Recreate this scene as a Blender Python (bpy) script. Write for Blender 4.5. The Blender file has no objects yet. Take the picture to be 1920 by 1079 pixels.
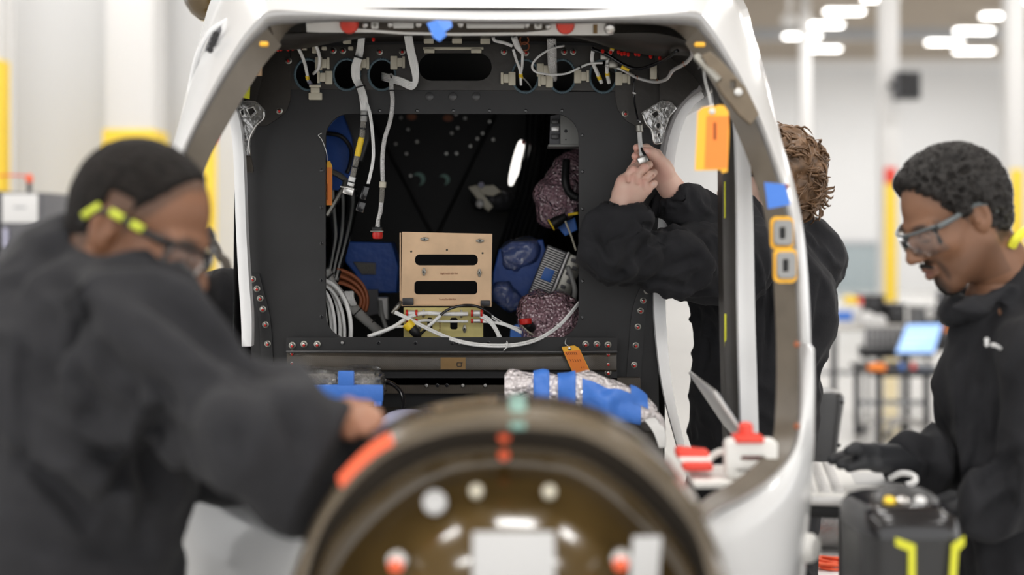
import bpy, bmesh, math, random
import numpy as np
from mathutils import Vector, Matrix
random.seed(7)
rng = np.random.default_rng(7)
SC = bpy.context.scene
COL = SC.collection
# ---------------------------------------------------------------- camera
F = 2600.0      # focal length in pixels of the 1920 px wide frame
HZ = 430.0      # eye level row
CH = 1.6        # camera height
cam_d = bpy.data.cameras.new('camera')
cam = bpy.data.objects.new('camera', cam_d)
COL.objects.link(cam)
cam.location = (0, 0, CH)
cam.rotation_euler = (math.pi / 2, 0, 0)
cam_d.sensor_width = 36.0
cam_d.lens = F / 1920 * 36.0
cam_d.shift_y = -(539.5 - HZ) / 1920
cam_d.clip_start = 0.05
cam_d.clip_end = 200
cam_d.dof.use_dof = True
cam_d.dof.focus_distance = 3.36
cam_d.dof.aperture_fstop = 1.35
SC.camera = cam
# ---------------------------------------------------------------- world: even light of the bright hall all around
w = bpy.data.worlds.new('hall_light')
SC.world = w
w.use_nodes = True
w.node_tree.nodes['Background'].inputs[0].default_value = (1.0, 0.995, 0.988, 1)
w.node_tree.nodes['Background'].inputs[1].default_value = 1.5
# ---------------------------------------------------------------- exposure
SC.view_settings.view_transform = 'Standard'
SC.view_settings.look = 'None'
SC.view_settings.exposure = 0.42
SC.view_settings.gamma = 1.0
SC.view_settings.use_curve_mapping = False
# ceiling lamps over the cockpit: (x, y) of each linear high bay, hung at LAMP_Z
LAMP_Z = 5.65
LAMP_W = 36.0
LAMPS = [(x, y) for y in (-1.5, 1.2, 3.9, 7.2, 11.0) for x in (-3.4, 0.3, 4.0)]
FAR_W = 72.0   # lamps of the far bay
FAR = [(x, y) for y in (15.5, 22.0) for x in (2.0, 7.0, 12.0)]

# ================================================================ helpers
def P(x, y, Y):
    return Vector(((x - 960) / F * Y, Y, CH - (y - HZ) / F * Y))
def S(n, Y):
    return n * Y / F
WPOS = {}
def wpos(o):
    return WPOS.get(o.name, Vector((0, 0, 0))) if o else Vector((0, 0, 0))
def props(o, label=None, cat=None, group=None, kind=None):
    if label: o['label'] = label
    if cat: o['category'] = cat
    if group: o['group'] = group
    if kind: o['kind'] = kind
    return o
def link(o, pos, parent):
    COL.objects.link(o)
    WPOS[o.name] = Vector(pos)
    if parent is not None:
        o.parent = parent
        o.location = Vector(pos) - wpos(parent)
    else:
        o.location = pos
    return o
def thing(name, pos, label, cat, group=None, kind=None):
    o = bpy.data.objects.new(name, None)
    o.empty_display_size = 0.05
    link(o, pos, None)
    return props(o, label, cat, group, kind)
def to_mesh(name, geo, mats, smooth=35):
    """geo: (v, f) or list of (v, f, material index)"""
    if isinstance(geo, tuple):
        geo = [(geo[0], geo[1], 0)]
    V, FC, MI = [], [], []
    for v, f, mi in geo:
        b = len(V)
        V.extend([tuple(p) for p in v])
        FC.extend([tuple(int(i) + b for i in q) for q in f])
        MI.extend([mi] * len(f))
    return V, FC, MI
def mk(name, geo, mat, parent=None, label=None, cat=None, group=None, kind=None, smooth=35, solid=0, sub=0, flip=False):
    V, FC, MI = to_mesh(name, geo, mat)
    A = np.array(V, dtype=np.float64)
    c = Vector(((A[:, 0].min() + A[:, 0].max()) / 2, (A[:, 1].min() + A[:, 1].max()) / 2, A[:, 2].min()))
    me = bpy.data.meshes.new(name)
    me.from_pydata((A - np.array(c)).tolist(), [], FC)
    mats = mat if isinstance(mat, (list, tuple)) else [mat]
    for m in mats: me.materials.append(m)
    if len(mats) > 1: me.polygons.foreach_set('material_index', MI)
    if flip: me.flip_normals()
    if smooth:
        me.polygons.foreach_set('use_smooth', [True] * len(me.polygons))
        if smooth < 180: me.set_sharp_from_angle(angle=math.radians(smooth))
    me.update()
    o = bpy.data.objects.new(name, me)
    link(o, c, parent)
    if solid:
        md = o.modifiers.new('t', 'SOLIDIFY'); md.thickness = solid; md.offset = 0
    if sub:
        md = o.modifiers.new('s', 'SUBSURF'); md.levels = sub; md.render_levels = sub
    return props(o, label, cat, group, kind)
def inst(name, me, pos, parent=None, rot=None, scale=None, **kw):
    o = bpy.data.objects.new(name, me)
    link(o, Vector(pos), parent)
    if rot: o.rotation_euler = rot
    if scale: o.scale = scale if not isinstance(scale, (int, float)) else (scale,) * 3
    return props(o, **kw)
def join(*gs):
    V, FC = [], []
    for v, f in gs:
        b = len(V); V.extend(list(v)); FC.extend([tuple(int(i) + b for i in q) for q in f])
    return V, FC
def bm_geo(bm):
    bm.verts.ensure_lookup_table()
    v = [p.co.copy() for p in bm.verts]; f = [tuple(q.index for q in p.verts) for p in bm.faces]
    bm.free(); return v, f
def box(c, s, bev=0.0, seg=2, rot=None):
    bm = bmesh.new(); bmesh.ops.create_cube(bm, size=1)
    bmesh.ops.scale(bm, vec=Vector(s), verts=bm.verts)
    if bev: bmesh.ops.bevel(bm, geom=bm.edges[:], offset=min(bev, min(s) * .49), segments=seg, affect='EDGES', profile=.5)
    M = Matrix.Translation(Vector(c)) @ (rot.to_4x4() if rot else Matrix())
    bmesh.ops.transform(bm, matrix=M, verts=bm.verts)
    bm.verts.index_update()
    return bm_geo(bm)
def catmull(pts, n=6, closed=False):
    A = [np.array(p, dtype=float) for p in pts]
    m = len(A)
    if m < 3: 
        return [A[0] + (A[1] - A[0]) * t for t in np.linspace(0, 1, n + 1)]
    out = []
    rngk = range(m) if closed else range(m - 1)
    for i in rngk:
        if closed: p0, p1, p2, p3 = A[(i - 1) % m], A[i], A[(i + 1) % m], A[(i + 2) % m]
        else: p0, p1, p2, p3 = A[max(i - 1, 0)], A[i], A[i + 1], A[min(i + 2, m - 1)]
        for k in range(n):
            t = k / n
            out.append(.5 * ((2 * p1) + (-p0 + p2) * t + (2 * p0 - 5 * p1 + 4 * p2 - p3) * t * t + (-p0 + 3 * p1 - 3 * p2 + p3) * t ** 3))
    if not closed: out.append(A[-1])
    return out
def resample(pts, n):
    A = np.array([tuple(p) for p in pts]); d = np.r_[0, np.cumsum(np.linalg.norm(np.diff(A, axis=0), axis=1))]
    t = np.linspace(0, d[-1], n)
    return [np.array([np.interp(q, d, A[:, k]) for k in range(A.shape[1])]) for q in t]
def tube(pts, r, n=8, res=5, closed=False, caps=True, raw=False):
    pts = [tuple(p) for p in pts]
    C = [np.array(p, float) for p in pts] if raw else catmull(pts, res, closed)
    m = len(C)
    if isinstance(r, (int, float)): R = [r] * m
    else: R = np.interp(np.linspace(0, 1, m), np.linspace(0, 1, len(r)), r)
    T = [C[(i + 1) % m if closed else min(i + 1, m - 1)] - C[(i - 1) % m if closed else max(i - 1, 0)] for i in range(m)]
    T = [t / (np.linalg.norm(t) + 1e-12) for t in T]
    u = np.cross(T[0], (0, 0, 1.0)); 
    if np.linalg.norm(u) < .1: u = np.cross(T[0], (1.0, 0, 0))
    u /= np.linalg.norm(u)
    V, FC = [], []
    for i in range(m):
        u = u - T[i] * np.dot(u, T[i]); u /= np.linalg.norm(u) + 1e-12
        w_ = np.cross(T[i], u)
        for k in range(n):
            a = 2 * math.pi * k / n
            V.append(C[i] + (u * math.cos(a) + w_ * math.sin(a)) * R[i])
    for i in range(m if closed else m - 1):
        j = (i + 1) % m
        for k in range(n):
            FC.append((i * n + k, i * n + (k + 1) % n, j * n + (k + 1) % n, j * n + k))
    if caps and not closed:
        FC.append(tuple(range(n))[::-1]); FC.append(tuple((m - 1) * n + k for k in range(n)))
    return V, FC
def cyl(a, b, r0, r1=None, n=16):
    return tube([a, b], [r0, r0 if r1 is None else r1], n=n, raw=True)
def loft(rows, closed=False, cyc=False):
    n = len(rows[0]); V, FC = [], []
    for r in rows: V.extend([tuple(p) for p in r])
    m = len(rows)
    for i in range(m if cyc else m - 1):
        j = (i + 1) % m
        for k in range(n if closed else n - 1):
            l = (k + 1) % n
            FC.append((i * n + k, i * n + l, j * n + l, j * n + k))
    return V, FC
def lathe(prof, o, axis=(0, -1, 0), n=20, cap=True):
    ax = Vector(axis).normalized(); u = ax.orthogonal().normalized(); w_ = ax.cross(u)
    V, FC = [], []
    for r, z in prof:
        for k in range(n):
            a = 2 * math.pi * k / n
            V.append(Vector(o) + ax * z + (u * math.cos(a) + w_ * math.sin(a)) * r)
    for i in range(len(prof) - 1):
        for k in range(n):
            FC.append((i * n + k, i * n + (k + 1) % n, (i + 1) * n + (k + 1) % n, (i + 1) * n + k))
    if cap:
        FC.append(tuple(range(n))[::-1]); FC.append(tuple((len(prof) - 1) * n + k for k in range(n)))
    return V, FC
def rrect(x0, y0, x1, y1, r, n=6):
    out = []
    for cx, cy, a0 in ((x1 - r, y1 - r, 0), (x0 + r, y1 - r, 90), (x0 + r, y0 + r, 180), (x1 - r, y0 + r, 270)):
        for k in range(n + 1):
            a = math.radians(a0 + 90 * k / n); out.append((cx + r * math.cos(a), cy + r * math.sin(a)))
    return out
def circ(cx, cy, rx, ry=None, n=28):
    ry = rx if ry is None else ry
    return [(cx + rx * math.cos(2 * math.pi * k / n), cy + ry * math.sin(2 * math.pi * k / n)) for k in range(n)]
def fill2d(outs, th, bevel=0.0):
    """flat plate from 2D outlines (first outer, others holes), thickness th, in XY, centred on z=0"""
    cu = bpy.data.curves.new('c', 'CURVE'); cu.dimensions = '2D'; cu.fill_mode = 'BOTH'
    cu.extrude = th / 2; cu.bevel_depth = bevel; cu.bevel_resolution = 1
    for o in outs:
        sp = cu.splines.new('POLY'); sp.points.add(len(o) - 1)
        for p, q in zip(sp.points, o): p.co = (q[0], q[1], 0, 1)
        sp.use_cyclic_u = True
    ob = bpy.data.objects.new('c', cu)
    me = bpy.data.meshes.new_from_object(ob)
    v = [p.co.copy() for p in me.vertices]; f = [tuple(p.vertices) for p in me.polygons]
    bpy.data.objects.remove(ob); bpy.data.curves.remove(cu); bpy.data.meshes.remove(me)
    return v, f
def plate(outs, Y, th=.004, bevel=0.0):
    """camera-facing plate at depth Y whose outlines are given in photo pixels"""
    o2 = []
    for o in outs: o2.append([((x - 960) / F * Y, CH - (y - HZ) / F * Y) for x, y in o])
    v, f = fill2d(o2, th, bevel)
    return [Vector((p.x, Y - p.z, p.y)) for p in v], f
def xf(geo, M):
    return [M @ Vector(p) for p in geo[0]], geo[1]
def text_geo(s, size, M, th=.0006):
    cu = bpy.data.curves.new('t', 'FONT'); cu.body = s; cu.size = size; cu.extrude = th / 2
    cu.align_x = 'CENTER'; cu.align_y = 'CENTER'; cu.resolution_u = 2
    ob = bpy.data.objects.new('t', cu)
    me = bpy.data.meshes.new_from_object(ob)
    v = [M @ p.co for p in me.vertices]; f = [tuple(p.vertices) for p in me.polygons]
    bpy.data.objects.remove(ob); bpy.data.curves.remove(cu); bpy.data.meshes.remove(me)
    return v, f
FACE = Matrix.Rotation(math.pi / 2, 4, 'X')   # XY plane turned to face the camera (-Y)

# ================================================================ materials
def mat(name, col, rough=.5, metal=0., coat=0., var=0., vscale=8., bump=0., bscale=60., emit=0., trans=0., alpha=1., ior=1.45,
        weave=0., wscale=300., attr=False, sss=0., spec=.5, sheen=0., stretch=None, distort=0., voro=0., vorscale=150.):
    m = bpy.data.materials.new(name); m.use_nodes = True
    nt = m.node_tree; N = nt.nodes; L = nt.links
    b = N['Principled BSDF']
    def I(n, v):
        if n in b.inputs: b.inputs[n].default_value = v
    I('Base Color', (*col, 1)); I('Roughness', rough); I('Metallic', metal); I('Coat Weight', coat); I('Coat Roughness', .08)
    I('IOR', ior); I('Transmission Weight', trans); I('Alpha', alpha); I('Specular IOR Level', spec); I('Sheen Weight', sheen)
    if sss: I('Subsurface Weight', sss); I('Subsurface Radius', (.012, .005, .003)); I('Subsurface Scale', 1.0)
    if emit: I('Emission Color', (*col, 1)); I('Emission Strength', emit)
    tc = N.new('ShaderNodeTexCoord'); src = tc.outputs['Object']
    if stretch:
        mp = N.new('ShaderNodeMapping'); mp.inputs['Scale'].default_value = stretch; L.new(src, mp.inputs['Vector']); src = mp.outputs[0]
    csock = None
    if attr:
        at = N.new('ShaderNodeAttribute'); at.attribute_name = 'Col'; csock = at.outputs['Color']
    if var:
        nz = N.new('ShaderNodeTexNoise'); nz.inputs['Scale'].default_value = vscale; nz.inputs['Detail'].default_value = 5
        L.new(src, nz.inputs['Vector'])
        mr = N.new('ShaderNodeMapRange'); mr.inputs['From Min'].default_value = .3; mr.inputs['From Max'].default_value = .7
        mr.inputs['To Min'].default_value = 1 - var; mr.inputs['To Max'].default_value = 1 + var
        L.new(nz.outputs['Fac'], mr.inputs['Value'])
        mx = N.new('ShaderNodeMix'); mx.data_type = 'RGBA'; mx.blend_type = 'MULTIPLY'; mx.inputs['Factor'].default_value = 1
        if csock: L.new(csock, mx.inputs['A'])
        else: mx.inputs['A'].default_value = (*col, 1)
        L.new(mr.outputs[0], mx.inputs['B']); csock = mx.outputs['Result']
    if weave:
        ck = N.new('ShaderNodeTexChecker'); ck.inputs['Scale'].default_value = wscale
        ck.inputs['Color1'].default_value = (1 + weave,) * 3 + (1,); ck.inputs['Color2'].default_value = (1 - weave,) * 3 + (1,)
        L.new(src, ck.inputs['Vector'])
        mx = N.new('ShaderNodeMix'); mx.data_type = 'RGBA'; mx.blend_type = 'MULTIPLY'; mx.inputs['Factor'].default_value = 1
        if csock: L.new(csock, mx.inputs['A'])
        else: mx.inputs['A'].default_value = (*col, 1)
        L.new(ck.outputs['Color'], mx.inputs['B']); csock = mx.outputs['Result']
    if csock: L.new(csock, b.inputs['Base Color'])
    h = None
    if bump:
        nz = N.new('ShaderNodeTexNoise'); nz.inputs['Scale'].default_value = bscale; nz.inputs['Detail'].default_value = 4
        nz.inputs['Distortion'].default_value = distort
        L.new(src, nz.inputs['Vector']); h = nz.outputs['Fac']
        bp = N.new('ShaderNodeBump'); bp.inputs['Strength'].default_value = bump; bp.inputs['Distance'].default_value = .01
        L.new(h, bp.inputs['Height']); L.new(bp.outputs[0], b.inputs['Normal'])
    if voro:
        vz = N.new('ShaderNodeTexVoronoi'); vz.inputs['Scale'].default_value = vorscale; L.new(src, vz.inputs['Vector'])
        bp = N.new('ShaderNodeBump'); bp.inputs['Strength'].default_value = voro; bp.inputs['Distance'].default_value = .006; bp.invert = True
        L.new(vz.outputs['Distance'], bp.inputs['Height']); L.new(bp.outputs[0], b.inputs['Normal'])
    return m
def mat_clear(name, col, cover, rough=.1, gloss=.25, bump=0., bscale=30., voro=0., vorscale=100., distort=0.):
    """thin see-through sheet: mostly transparent, some diffuse cover, glossy surface"""
    m = bpy.data.materials.new(name); m.use_nodes = True; nt = m.node_tree; N = nt.nodes; L = nt.links
    N.remove(N['Principled BSDF']); out = N['Material Output']
    tr = N.new('ShaderNodeBsdfTransparent'); df = N.new('ShaderNodeBsdfDiffuse'); gl = N.new('ShaderNodeBsdfGlossy')
    df.inputs['Color'].default_value = (*col, 1); gl.inputs['Roughness'].default_value = rough; gl.inputs['Color'].default_value = (1, 1, 1, 1)
    m1 = N.new('ShaderNodeMixShader'); m1.inputs[0].default_value = cover; L.new(tr.outputs[0], m1.inputs[1]); L.new(df.outputs[0], m1.inputs[2])
    fr = N.new('ShaderNodeFresnel'); fr.inputs['IOR'].default_value = 1.2 if name == 'lens' else 1.35; ad = N.new('ShaderNodeMath'); ad.operation = 'MULTIPLY_ADD'
    ad.inputs[1].default_value = 1.0; ad.inputs[2].default_value = gloss * .3; ad.use_clamp = True
    L.new(fr.outputs[0], ad.inputs[0])
    m2 = N.new('ShaderNodeMixShader'); L.new(ad.outputs[0], m2.inputs[0]); L.new(m1.outputs[0], m2.inputs[1]); L.new(gl.outputs[0], m2.inputs[2])
    L.new(m2.outputs[0], out.inputs['Surface'])
    tc = N.new('ShaderNodeTexCoord'); tx = None
    if bump:
        tx = N.new('ShaderNodeTexNoise'); tx.inputs['Scale'].default_value = bscale; tx.inputs['Detail'].default_value = 4; tx.inputs['Distortion'].default_value = distort; h = tx.outputs['Fac']
    elif voro:
        tx = N.new('ShaderNodeTexVoronoi'); tx.inputs['Scale'].default_value = vorscale; h = tx.outputs['Distance']
    if tx:
        L.new(tc.outputs['Object'], tx.inputs['Vector']); bp = N.new('ShaderNodeBump'); bp.inputs['Strength'].default_value = max(bump, voro); bp.inputs['Distance'].default_value = .008
        bp.invert = bool(voro); L.new(h, bp.inputs['Height'])
        for q in (df, gl, fr): L.new(bp.outputs[0], q.inputs['Normal'])
    return m
M_ = {}
def defm(k, *a, **kw): M_[k] = mat(k, *a, **kw)
defm('white_paint', (.70, .705, .71), .22, coat=.5, var=.02, vscale=3)
defm('lip_grey', (.36, .355, .35), .3, metal=.35)
defm('carbon', (.058, .048, .037), .36, var=.3, vscale=9, weave=.14, wscale=420, bump=.06, bscale=90)
defm('carbon_dark', (.030, .026, .022), .40, var=.25, vscale=9, bump=.08, bscale=40)
defm('carbon_gloss', (.072, .045, .014), .17, coat=.5, var=.3, vscale=7, bump=.02, bscale=25)
defm('panel_black', (.0165, .0165, .0175), .5, var=.12, vscale=14, bump=.03, bscale=300)
defm('black', (.008, .008, .009), .5)
defm('cavity', (.010, .010, .011), .6, var=.3, vscale=6)
defm('black_gloss', (.010, .010, .012), .2, coat=.3)
defm('grey_plastic', (.05, .05, .052), .32, bump=.05, bscale=200)
defm('steel', (.55, .54, .52), .3, metal=1.)
defm('pewter', (.30, .29, .26), .4, metal=.9)
defm('red', (.55, .015, .010), .35)
defm('red_light', (.80, .07, .045), .4)
defm('orange_red', (.86, .13, .05), .5)
defm('orange', (.90, .25, .035), .5, var=.05)
defm('tag_yellow', (.93, .48, .035), .5)
defm('tag_ink', (.25, .05, .01), .6)
defm('yellow', (.90, .62, .03), .45)
defm('safety_yellow', (.93, .66, .06), .5, var=.03)
defm('tag_lime', (.62, .62, .03), .5)
defm('tape_blue', (.06, .20, .66), .45, bump=.2, bscale=45)
defm('tape_mint', (.20, .36, .31), .5)
defm('tape_deep', (.012, .07, .33), .45, bump=.2, bscale=45)
defm('wire_white', (.86, .86, .85), .4, var=.05, vscale=60, bump=.3, bscale=350, stretch=(1, 1, .2))
defm('wire_grey', (.35, .35, .34), .4)
defm('braid', (.42, .40, .36), .35, metal=.5, voro=.8, vorscale=450)
defm('braid_white', (.88, .87, .86), .5, voro=.8, vorscale=420)
defm('copper', (.30, .09, .035), .45)
defm('rail_brown', (.115, .097, .075), .33, var=.2, vscale=9, bump=.04, bscale=60)
defm('frame_brown', (.11, .085, .055), .20, coat=.6, var=.25, vscale=7, bump=.03, bscale=25)
defm('hinge_tan', (.15, .115, .075), .45, var=.2, vscale=20)
defm('cream', (.60, .56, .45), .5)
defm('mint_edge', (.08, .13, .16), .4)
defm('tan_metal', (.80, .55, .34), .45, metal=.1, var=.12, vscale=11)
defm('zinc_yellow', (.66, .57, .22), .40, metal=.1, var=.15, vscale=12)
defm('sticker', (.25, .15, .055), .5, var=.08, vscale=30)
M_['clear'] = mat_clear('clear', (.45, .44, .42), .16, .08, .55, bump=.4, bscale=40)
M_['film'] = mat_clear('film', (.8, .82, .85), .05, .10, .35, bump=1., bscale=26, distort=2.)
M_['bubble'] = mat_clear('bubble', (.90, .83, .84), .82, .15, .6, voro=1., vorscale=95)
M_['bubble_pink'] = mat_clear('bubble_pink', (.52, .29, .35), .60, .18, .5, voro=1., vorscale=110)
defm('wall', (.675, .678, .682), .75, var=.015, vscale=.6)
defm('wall_trim', (.74, .735, .73), .55)
defm('ceil', (.36, .30, .235), .8, var=.08, vscale=1.2)
defm('joist', (.46, .41, .35), .6)
defm('beam_grey', (.38, .39, .41), .6)
defm('floor', (.60, .59, .57), .17, var=.05, vscale=.7)
defm('lamp_on', (1., .98, .94), .5, emit=7.)
defm('cloth', (.0240, .0242, .0272), .82, var=.10, vscale=25, bump=.10, bscale=45, sheen=.04, spec=.2, distort=1.2)
defm('cloth_dark', (.0185, .0188, .0215), .82, var=.10, vscale=25, bump=.12, bscale=60, sheen=.03, spec=.2, distort=1.2)
defm('skin', (.5, .3, .2), .45, attr=True, sss=.06, bump=.06, bscale=260)
defm('hair_black', (.009, .007, .006), .65, spec=.2, var=.4, vscale=60, bump=.6, bscale=230)
defm('hair_curl', (.013, .011, .010), .5, spec=.35, var=.5, vscale=120, bump=.3, bscale=300)
defm('hair_brown', (.140, .078, .040), .42, var=.45, vscale=45)
defm('glove', (.016, .017, .020), .6, bump=.15, bscale=250)
M_['lens'] = mat_clear('lens', (.9, .93, .96), .03, .03, .04)
defm('lens_frame', (.45, .48, .5), .15, trans=.5)
defm('arm_grey', (.10, .115, .12), .35)
defm('lime', (.55, .62, .05), .4)
defm('paper', (.68, .68, .68), .6)
defm('white_film', (.84, .845, .85), .35, bump=.15, bscale=40, stretch=(1, 1, .2))
defm('label_paper', (.50, .50, .50), .6)
defm('port_grey', (.28, .28, .275), .4, metal=.3)
defm('unit_grey', (.22, .22, .21), .45)
defm('case_black', (.024, .024, .025), .35, bump=.05, bscale=200)
defm('seal_grey', (.26, .255, .26), .5)
defm('alu', (.62, .61, .60), .35, metal=.4)
defm('screen_blue', (.30, .48, .85), .25, emit=.75)
defm('screen_line', (.75, .85, .95), .25, emit=.75)
defm('screen_off', (.30, .34, .40), .18)
defm('cab_grey', (.10, .10, .11), .5)
defm('table_top', (.55, .53, .50), .4)
defm('leg_dark', (.05, .05, .055), .4, metal=.4)
defm('glass_win', (.24, .32, .36), .2)
defm('blind', (.44, .50, .52), .5)
defm('bin', (.02, .02, .022), .4)
defm('off_white', (.82, .81, .78), .5)
defm('lilac', (.42, .42, .55), .5)
defm('camo', (.17, .165, .155), .18, var=.95, vscale=9, bump=.6, bscale=14)
defm('lanyard', (.80, .78, .05), .6)
# ================================================================ implicit surfaces (bodies, cloth, hands)
class Sdf:
    def __init__(s, lo, hi, res):
        s.lo = np.array(lo, float); s.res = res
        n = np.ceil((np.array(hi, float) - s.lo) / res).astype(int) + 1
        s.ax = [(s.lo[k] + np.arange(n[k]) * res).astype(np.float32) for k in range(3)]
        s.D = np.full(tuple(n), 1.0, np.float32)
    def _win(s, lo, hi):
        out = []
        for k in range(3):
            a = int(np.searchsorted(s.ax[k], lo[k])); b = int(np.searchsorted(s.ax[k], hi[k]))
            out.append(slice(a, max(b, a)))
        return tuple(out)
    def _apply(s, w, d, k, op):
        D = s.D[w]
        if op == '-':
            d = -d
            h = np.clip(.5 - .5 * (D - d) / k, 0, 1); s.D[w] = D + (d - D) * h + k * h * (1 - h)
        else:
            h = np.clip(.5 + .5 * (D - d) / k, 0, 1); s.D[w] = D + (d - D) * h - k * h * (1 - h)
    def _grid(s, w):
        return (s.ax[0][w[0]][:, None, None], s.ax[1][w[1]][None, :, None], s.ax[2][w[2]][None, None, :])
    def cap(s, a, b, ra, rb=None, k=.01, op='+'):
        rb = ra if rb is None else rb
        a = np.array(a, np.float32); b = np.array(b, np.float32)
        m = max(ra, rb) + max(k, 3 * s.res) + s.res
        w = s._win(np.minimum(a, b) - m, np.maximum(a, b) + m)
        X, Y, Z = s._grid(w)
        if X.size == 0 or Y.size == 0 or Z.size == 0: return s
        ab = b - a; l2 = max(float(ab @ ab), 1e-10)
        t = np.clip(((X - a[0]) * ab[0] + (Y - a[1]) * ab[1] + (Z - a[2]) * ab[2]) / l2, 0, 1)
        d = np.sqrt((X - a[0] - t * ab[0]) ** 2 + (Y - a[1] - t * ab[1]) ** 2 + (Z - a[2] - t * ab[2]) ** 2) - (ra + (rb - ra) * t)
        s._apply(w, d, k, op); return s
    def chain(s, pts, rs, k=.01, op='+'):
        for i in range(len(pts) - 1): s.cap(pts[i], pts[i + 1], rs[i], rs[i + 1], k, op)
        return s
    def ell(s, c, r, R=None, k=.01, op='+'):
        c = np.array(c, np.float32); r = np.array(r, np.float32)
        m = float(r.max()) + max(k, 3 * s.res) + s.res
        w = s._win(c - m, c + m); X, Y, Z = s._grid(w)
        if X.size == 0 or Y.size == 0 or Z.size == 0: return s
        X = X - c[0]; Y = Y - c[1]; Z = Z - c[2]
        if R is not None:
            R = np.array(R, np.float32)
            q = [R[0][k_] * X + R[1][k_] * Y + R[2][k_] * Z for k_ in range(3)]
        else: q = [X, Y, Z]
        k0 = np.sqrt((q[0] / r[0]) ** 2 + (q[1] / r[1]) ** 2 + (q[2] / r[2]) ** 2)
        k1 = np.sqrt((q[0] / r[0] ** 2) ** 2 + (q[1] / r[1] ** 2) ** 2 + (q[2] / r[2] ** 2) ** 2) + 1e-6
        s._apply(w, k0 * (k0 - 1) / k1, k, op); return s
    def cut(s, c, n, k=.004):
        """keep the side the normal points away from"""
        X, Y, Z = s._grid((slice(None),) * 3); n = np.array(n, float); n /= np.linalg.norm(n)
        d = (X - c[0]) * n[0] + (Y - c[1]) * n[1] + (Z - c[2]) * n[2]
        s._apply((slice(None),) * 3, -d.astype(np.float32), k, '-'); return s
    def mesh(s):
        D = s.D; D[0] = D[-1] = 1; D[:, 0] = D[:, -1] = 1; D[:, :, 0] = D[:, :, -1] = 1
        I = D < 0
        c = I[:-1, :-1, :-1].astype(np.int8)
        for dx in (0, 1):
            for dy in (0, 1):
                for dz in (0, 1):
                    if dx or dy or dz:
                        c = c + I[dx:I.shape[0] - 1 + dx, dy:I.shape[1] - 1 + dy, dz:I.shape[2] - 1 + dz]
        act = (c > 0) & (c < 8)
        ii = np.argwhere(act); idx = np.full(act.shape, -1, np.int64); idx[act] = np.arange(len(ii))
        acc = np.zeros((len(ii), 3)); cnt = np.zeros(len(ii))
        cor = [(0, 0, 0), (1, 0, 0), (0, 1, 0), (1, 1, 0), (0, 0, 1), (1, 0, 1), (0, 1, 1), (1, 1, 1)]
        vals = [D[ii[:, 0] + a, ii[:, 1] + b, ii[:, 2] + e] for a, b, e in cor]
        for p in range(8):
            for q in range(p + 1, 8):
                if sum(abs(x - y) for x, y in zip(cor[p], cor[q])) != 1: continue
                a, b = vals[p], vals[q]; mk_ = (a < 0) != (b < 0)
                t = np.where(mk_, a / np.where(mk_, a - b, 1), 0)
                pos = np.array(cor[p])[None, :] + t[:, None] * (np.array(cor[q]) - np.array(cor[p]))[None, :]
                acc[mk_] += pos[mk_]; cnt[mk_] += 1
        V = s.lo + (ii + acc / cnt[:, None]) * s.res
        FC = []
        for ax in range(3):
            a = [slice(None)] * 3; b = [slice(None)] * 3; a[ax] = slice(0, -1); b[ax] = slice(1, None)
            A, B = I[tuple(a)], I[tuple(b)]
            e = np.argwhere(A != B); sg = A[tuple(e.T)]
            u, v = (ax + 1) % 3, (ax + 2) % 3
            def cell(du, dv):
                q = e.copy(); q[:, u] -= du; q[:, v] -= dv; return idx[tuple(q.T)]
            ok = (e[:, u] > 0) & (e[:, v] > 0) & (e[:, u] < D.shape[u] - 1) & (e[:, v] < D.shape[v] - 1)
            e = e[ok]; sg = sg[ok]
            Q = np.stack([cell(1, 1), cell(0, 1), cell(0, 0), cell(1, 0)], 1)
            Q[~sg] = Q[~sg][:, ::-1]
            FC.append(Q)
        FC = np.concatenate(FC); FC = FC[(FC >= 0).all(1)]
        return V, FC
def vnormals(V, Q):
    a = V[Q[:, 2]] - V[Q[:, 0]]; b = V[Q[:, 3]] - V[Q[:, 1]]; n = np.cross(a, b)
    N = np.zeros_like(V)
    for k in range(4): np.add.at(N, Q[:, k], n)
    return N / (np.linalg.norm(N, axis=1)[:, None] + 1e-12)
def _h(i):
    x = (i[:, 0].astype(np.int64) * 374761393 + i[:, 1].astype(np.int64) * 668265263 + i[:, 2].astype(np.int64) * 2147483647) & 0xffffffff
    x = ((x ^ (x >> 13)) * 1274126177) & 0xffffffff
    return ((x ^ (x >> 16)) & 0xffff) / 65535.0
def vnoise(p):
    i = np.floor(p); f = p - i; u = f * f * (3 - 2 * f); r = 0
    for dx in (0, 1):
        for dy in (0, 1):
            for dz in (0, 1):
                wgt = (u[:, 0] if dx else 1 - u[:, 0]) * (u[:, 1] if dy else 1 - u[:, 1]) * (u[:, 2] if dz else 1 - u[:, 2])
                r = r + wgt * _h(i + np.array([dx, dy, dz]))
    return r
def folds(V, Q, specs):
    """specs: (centre or None, radius, fold direction, frequency, amplitude): creases running along the direction"""
    N = vnormals(V, Q); d = np.zeros(len(V))
    for c, rad, u, fr, amp in specs:
        u = np.array(u, float); u /= np.linalg.norm(u)
        p = V - .80 * (V @ u)[:, None] * u[None, :]
        wv = np.stack([vnoise(V * 7 + 3.1), vnoise(V * 7 + 9.7), vnoise(V * 7 + 17.3)], 1) - .5
        n = vnoise((p + wv * .05) * fr + fr)
        r = np.clip(1 - 1.6 * np.abs(2 * n - 1), 0, 1) ** 1.3
        wgt = 1.0 if c is None else np.exp(-((V - np.array(c)) ** 2).sum(1) / (rad * rad))
        d += wgt * amp * 1.5 * (r - .3)
    return V + N * d[:, None]
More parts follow.
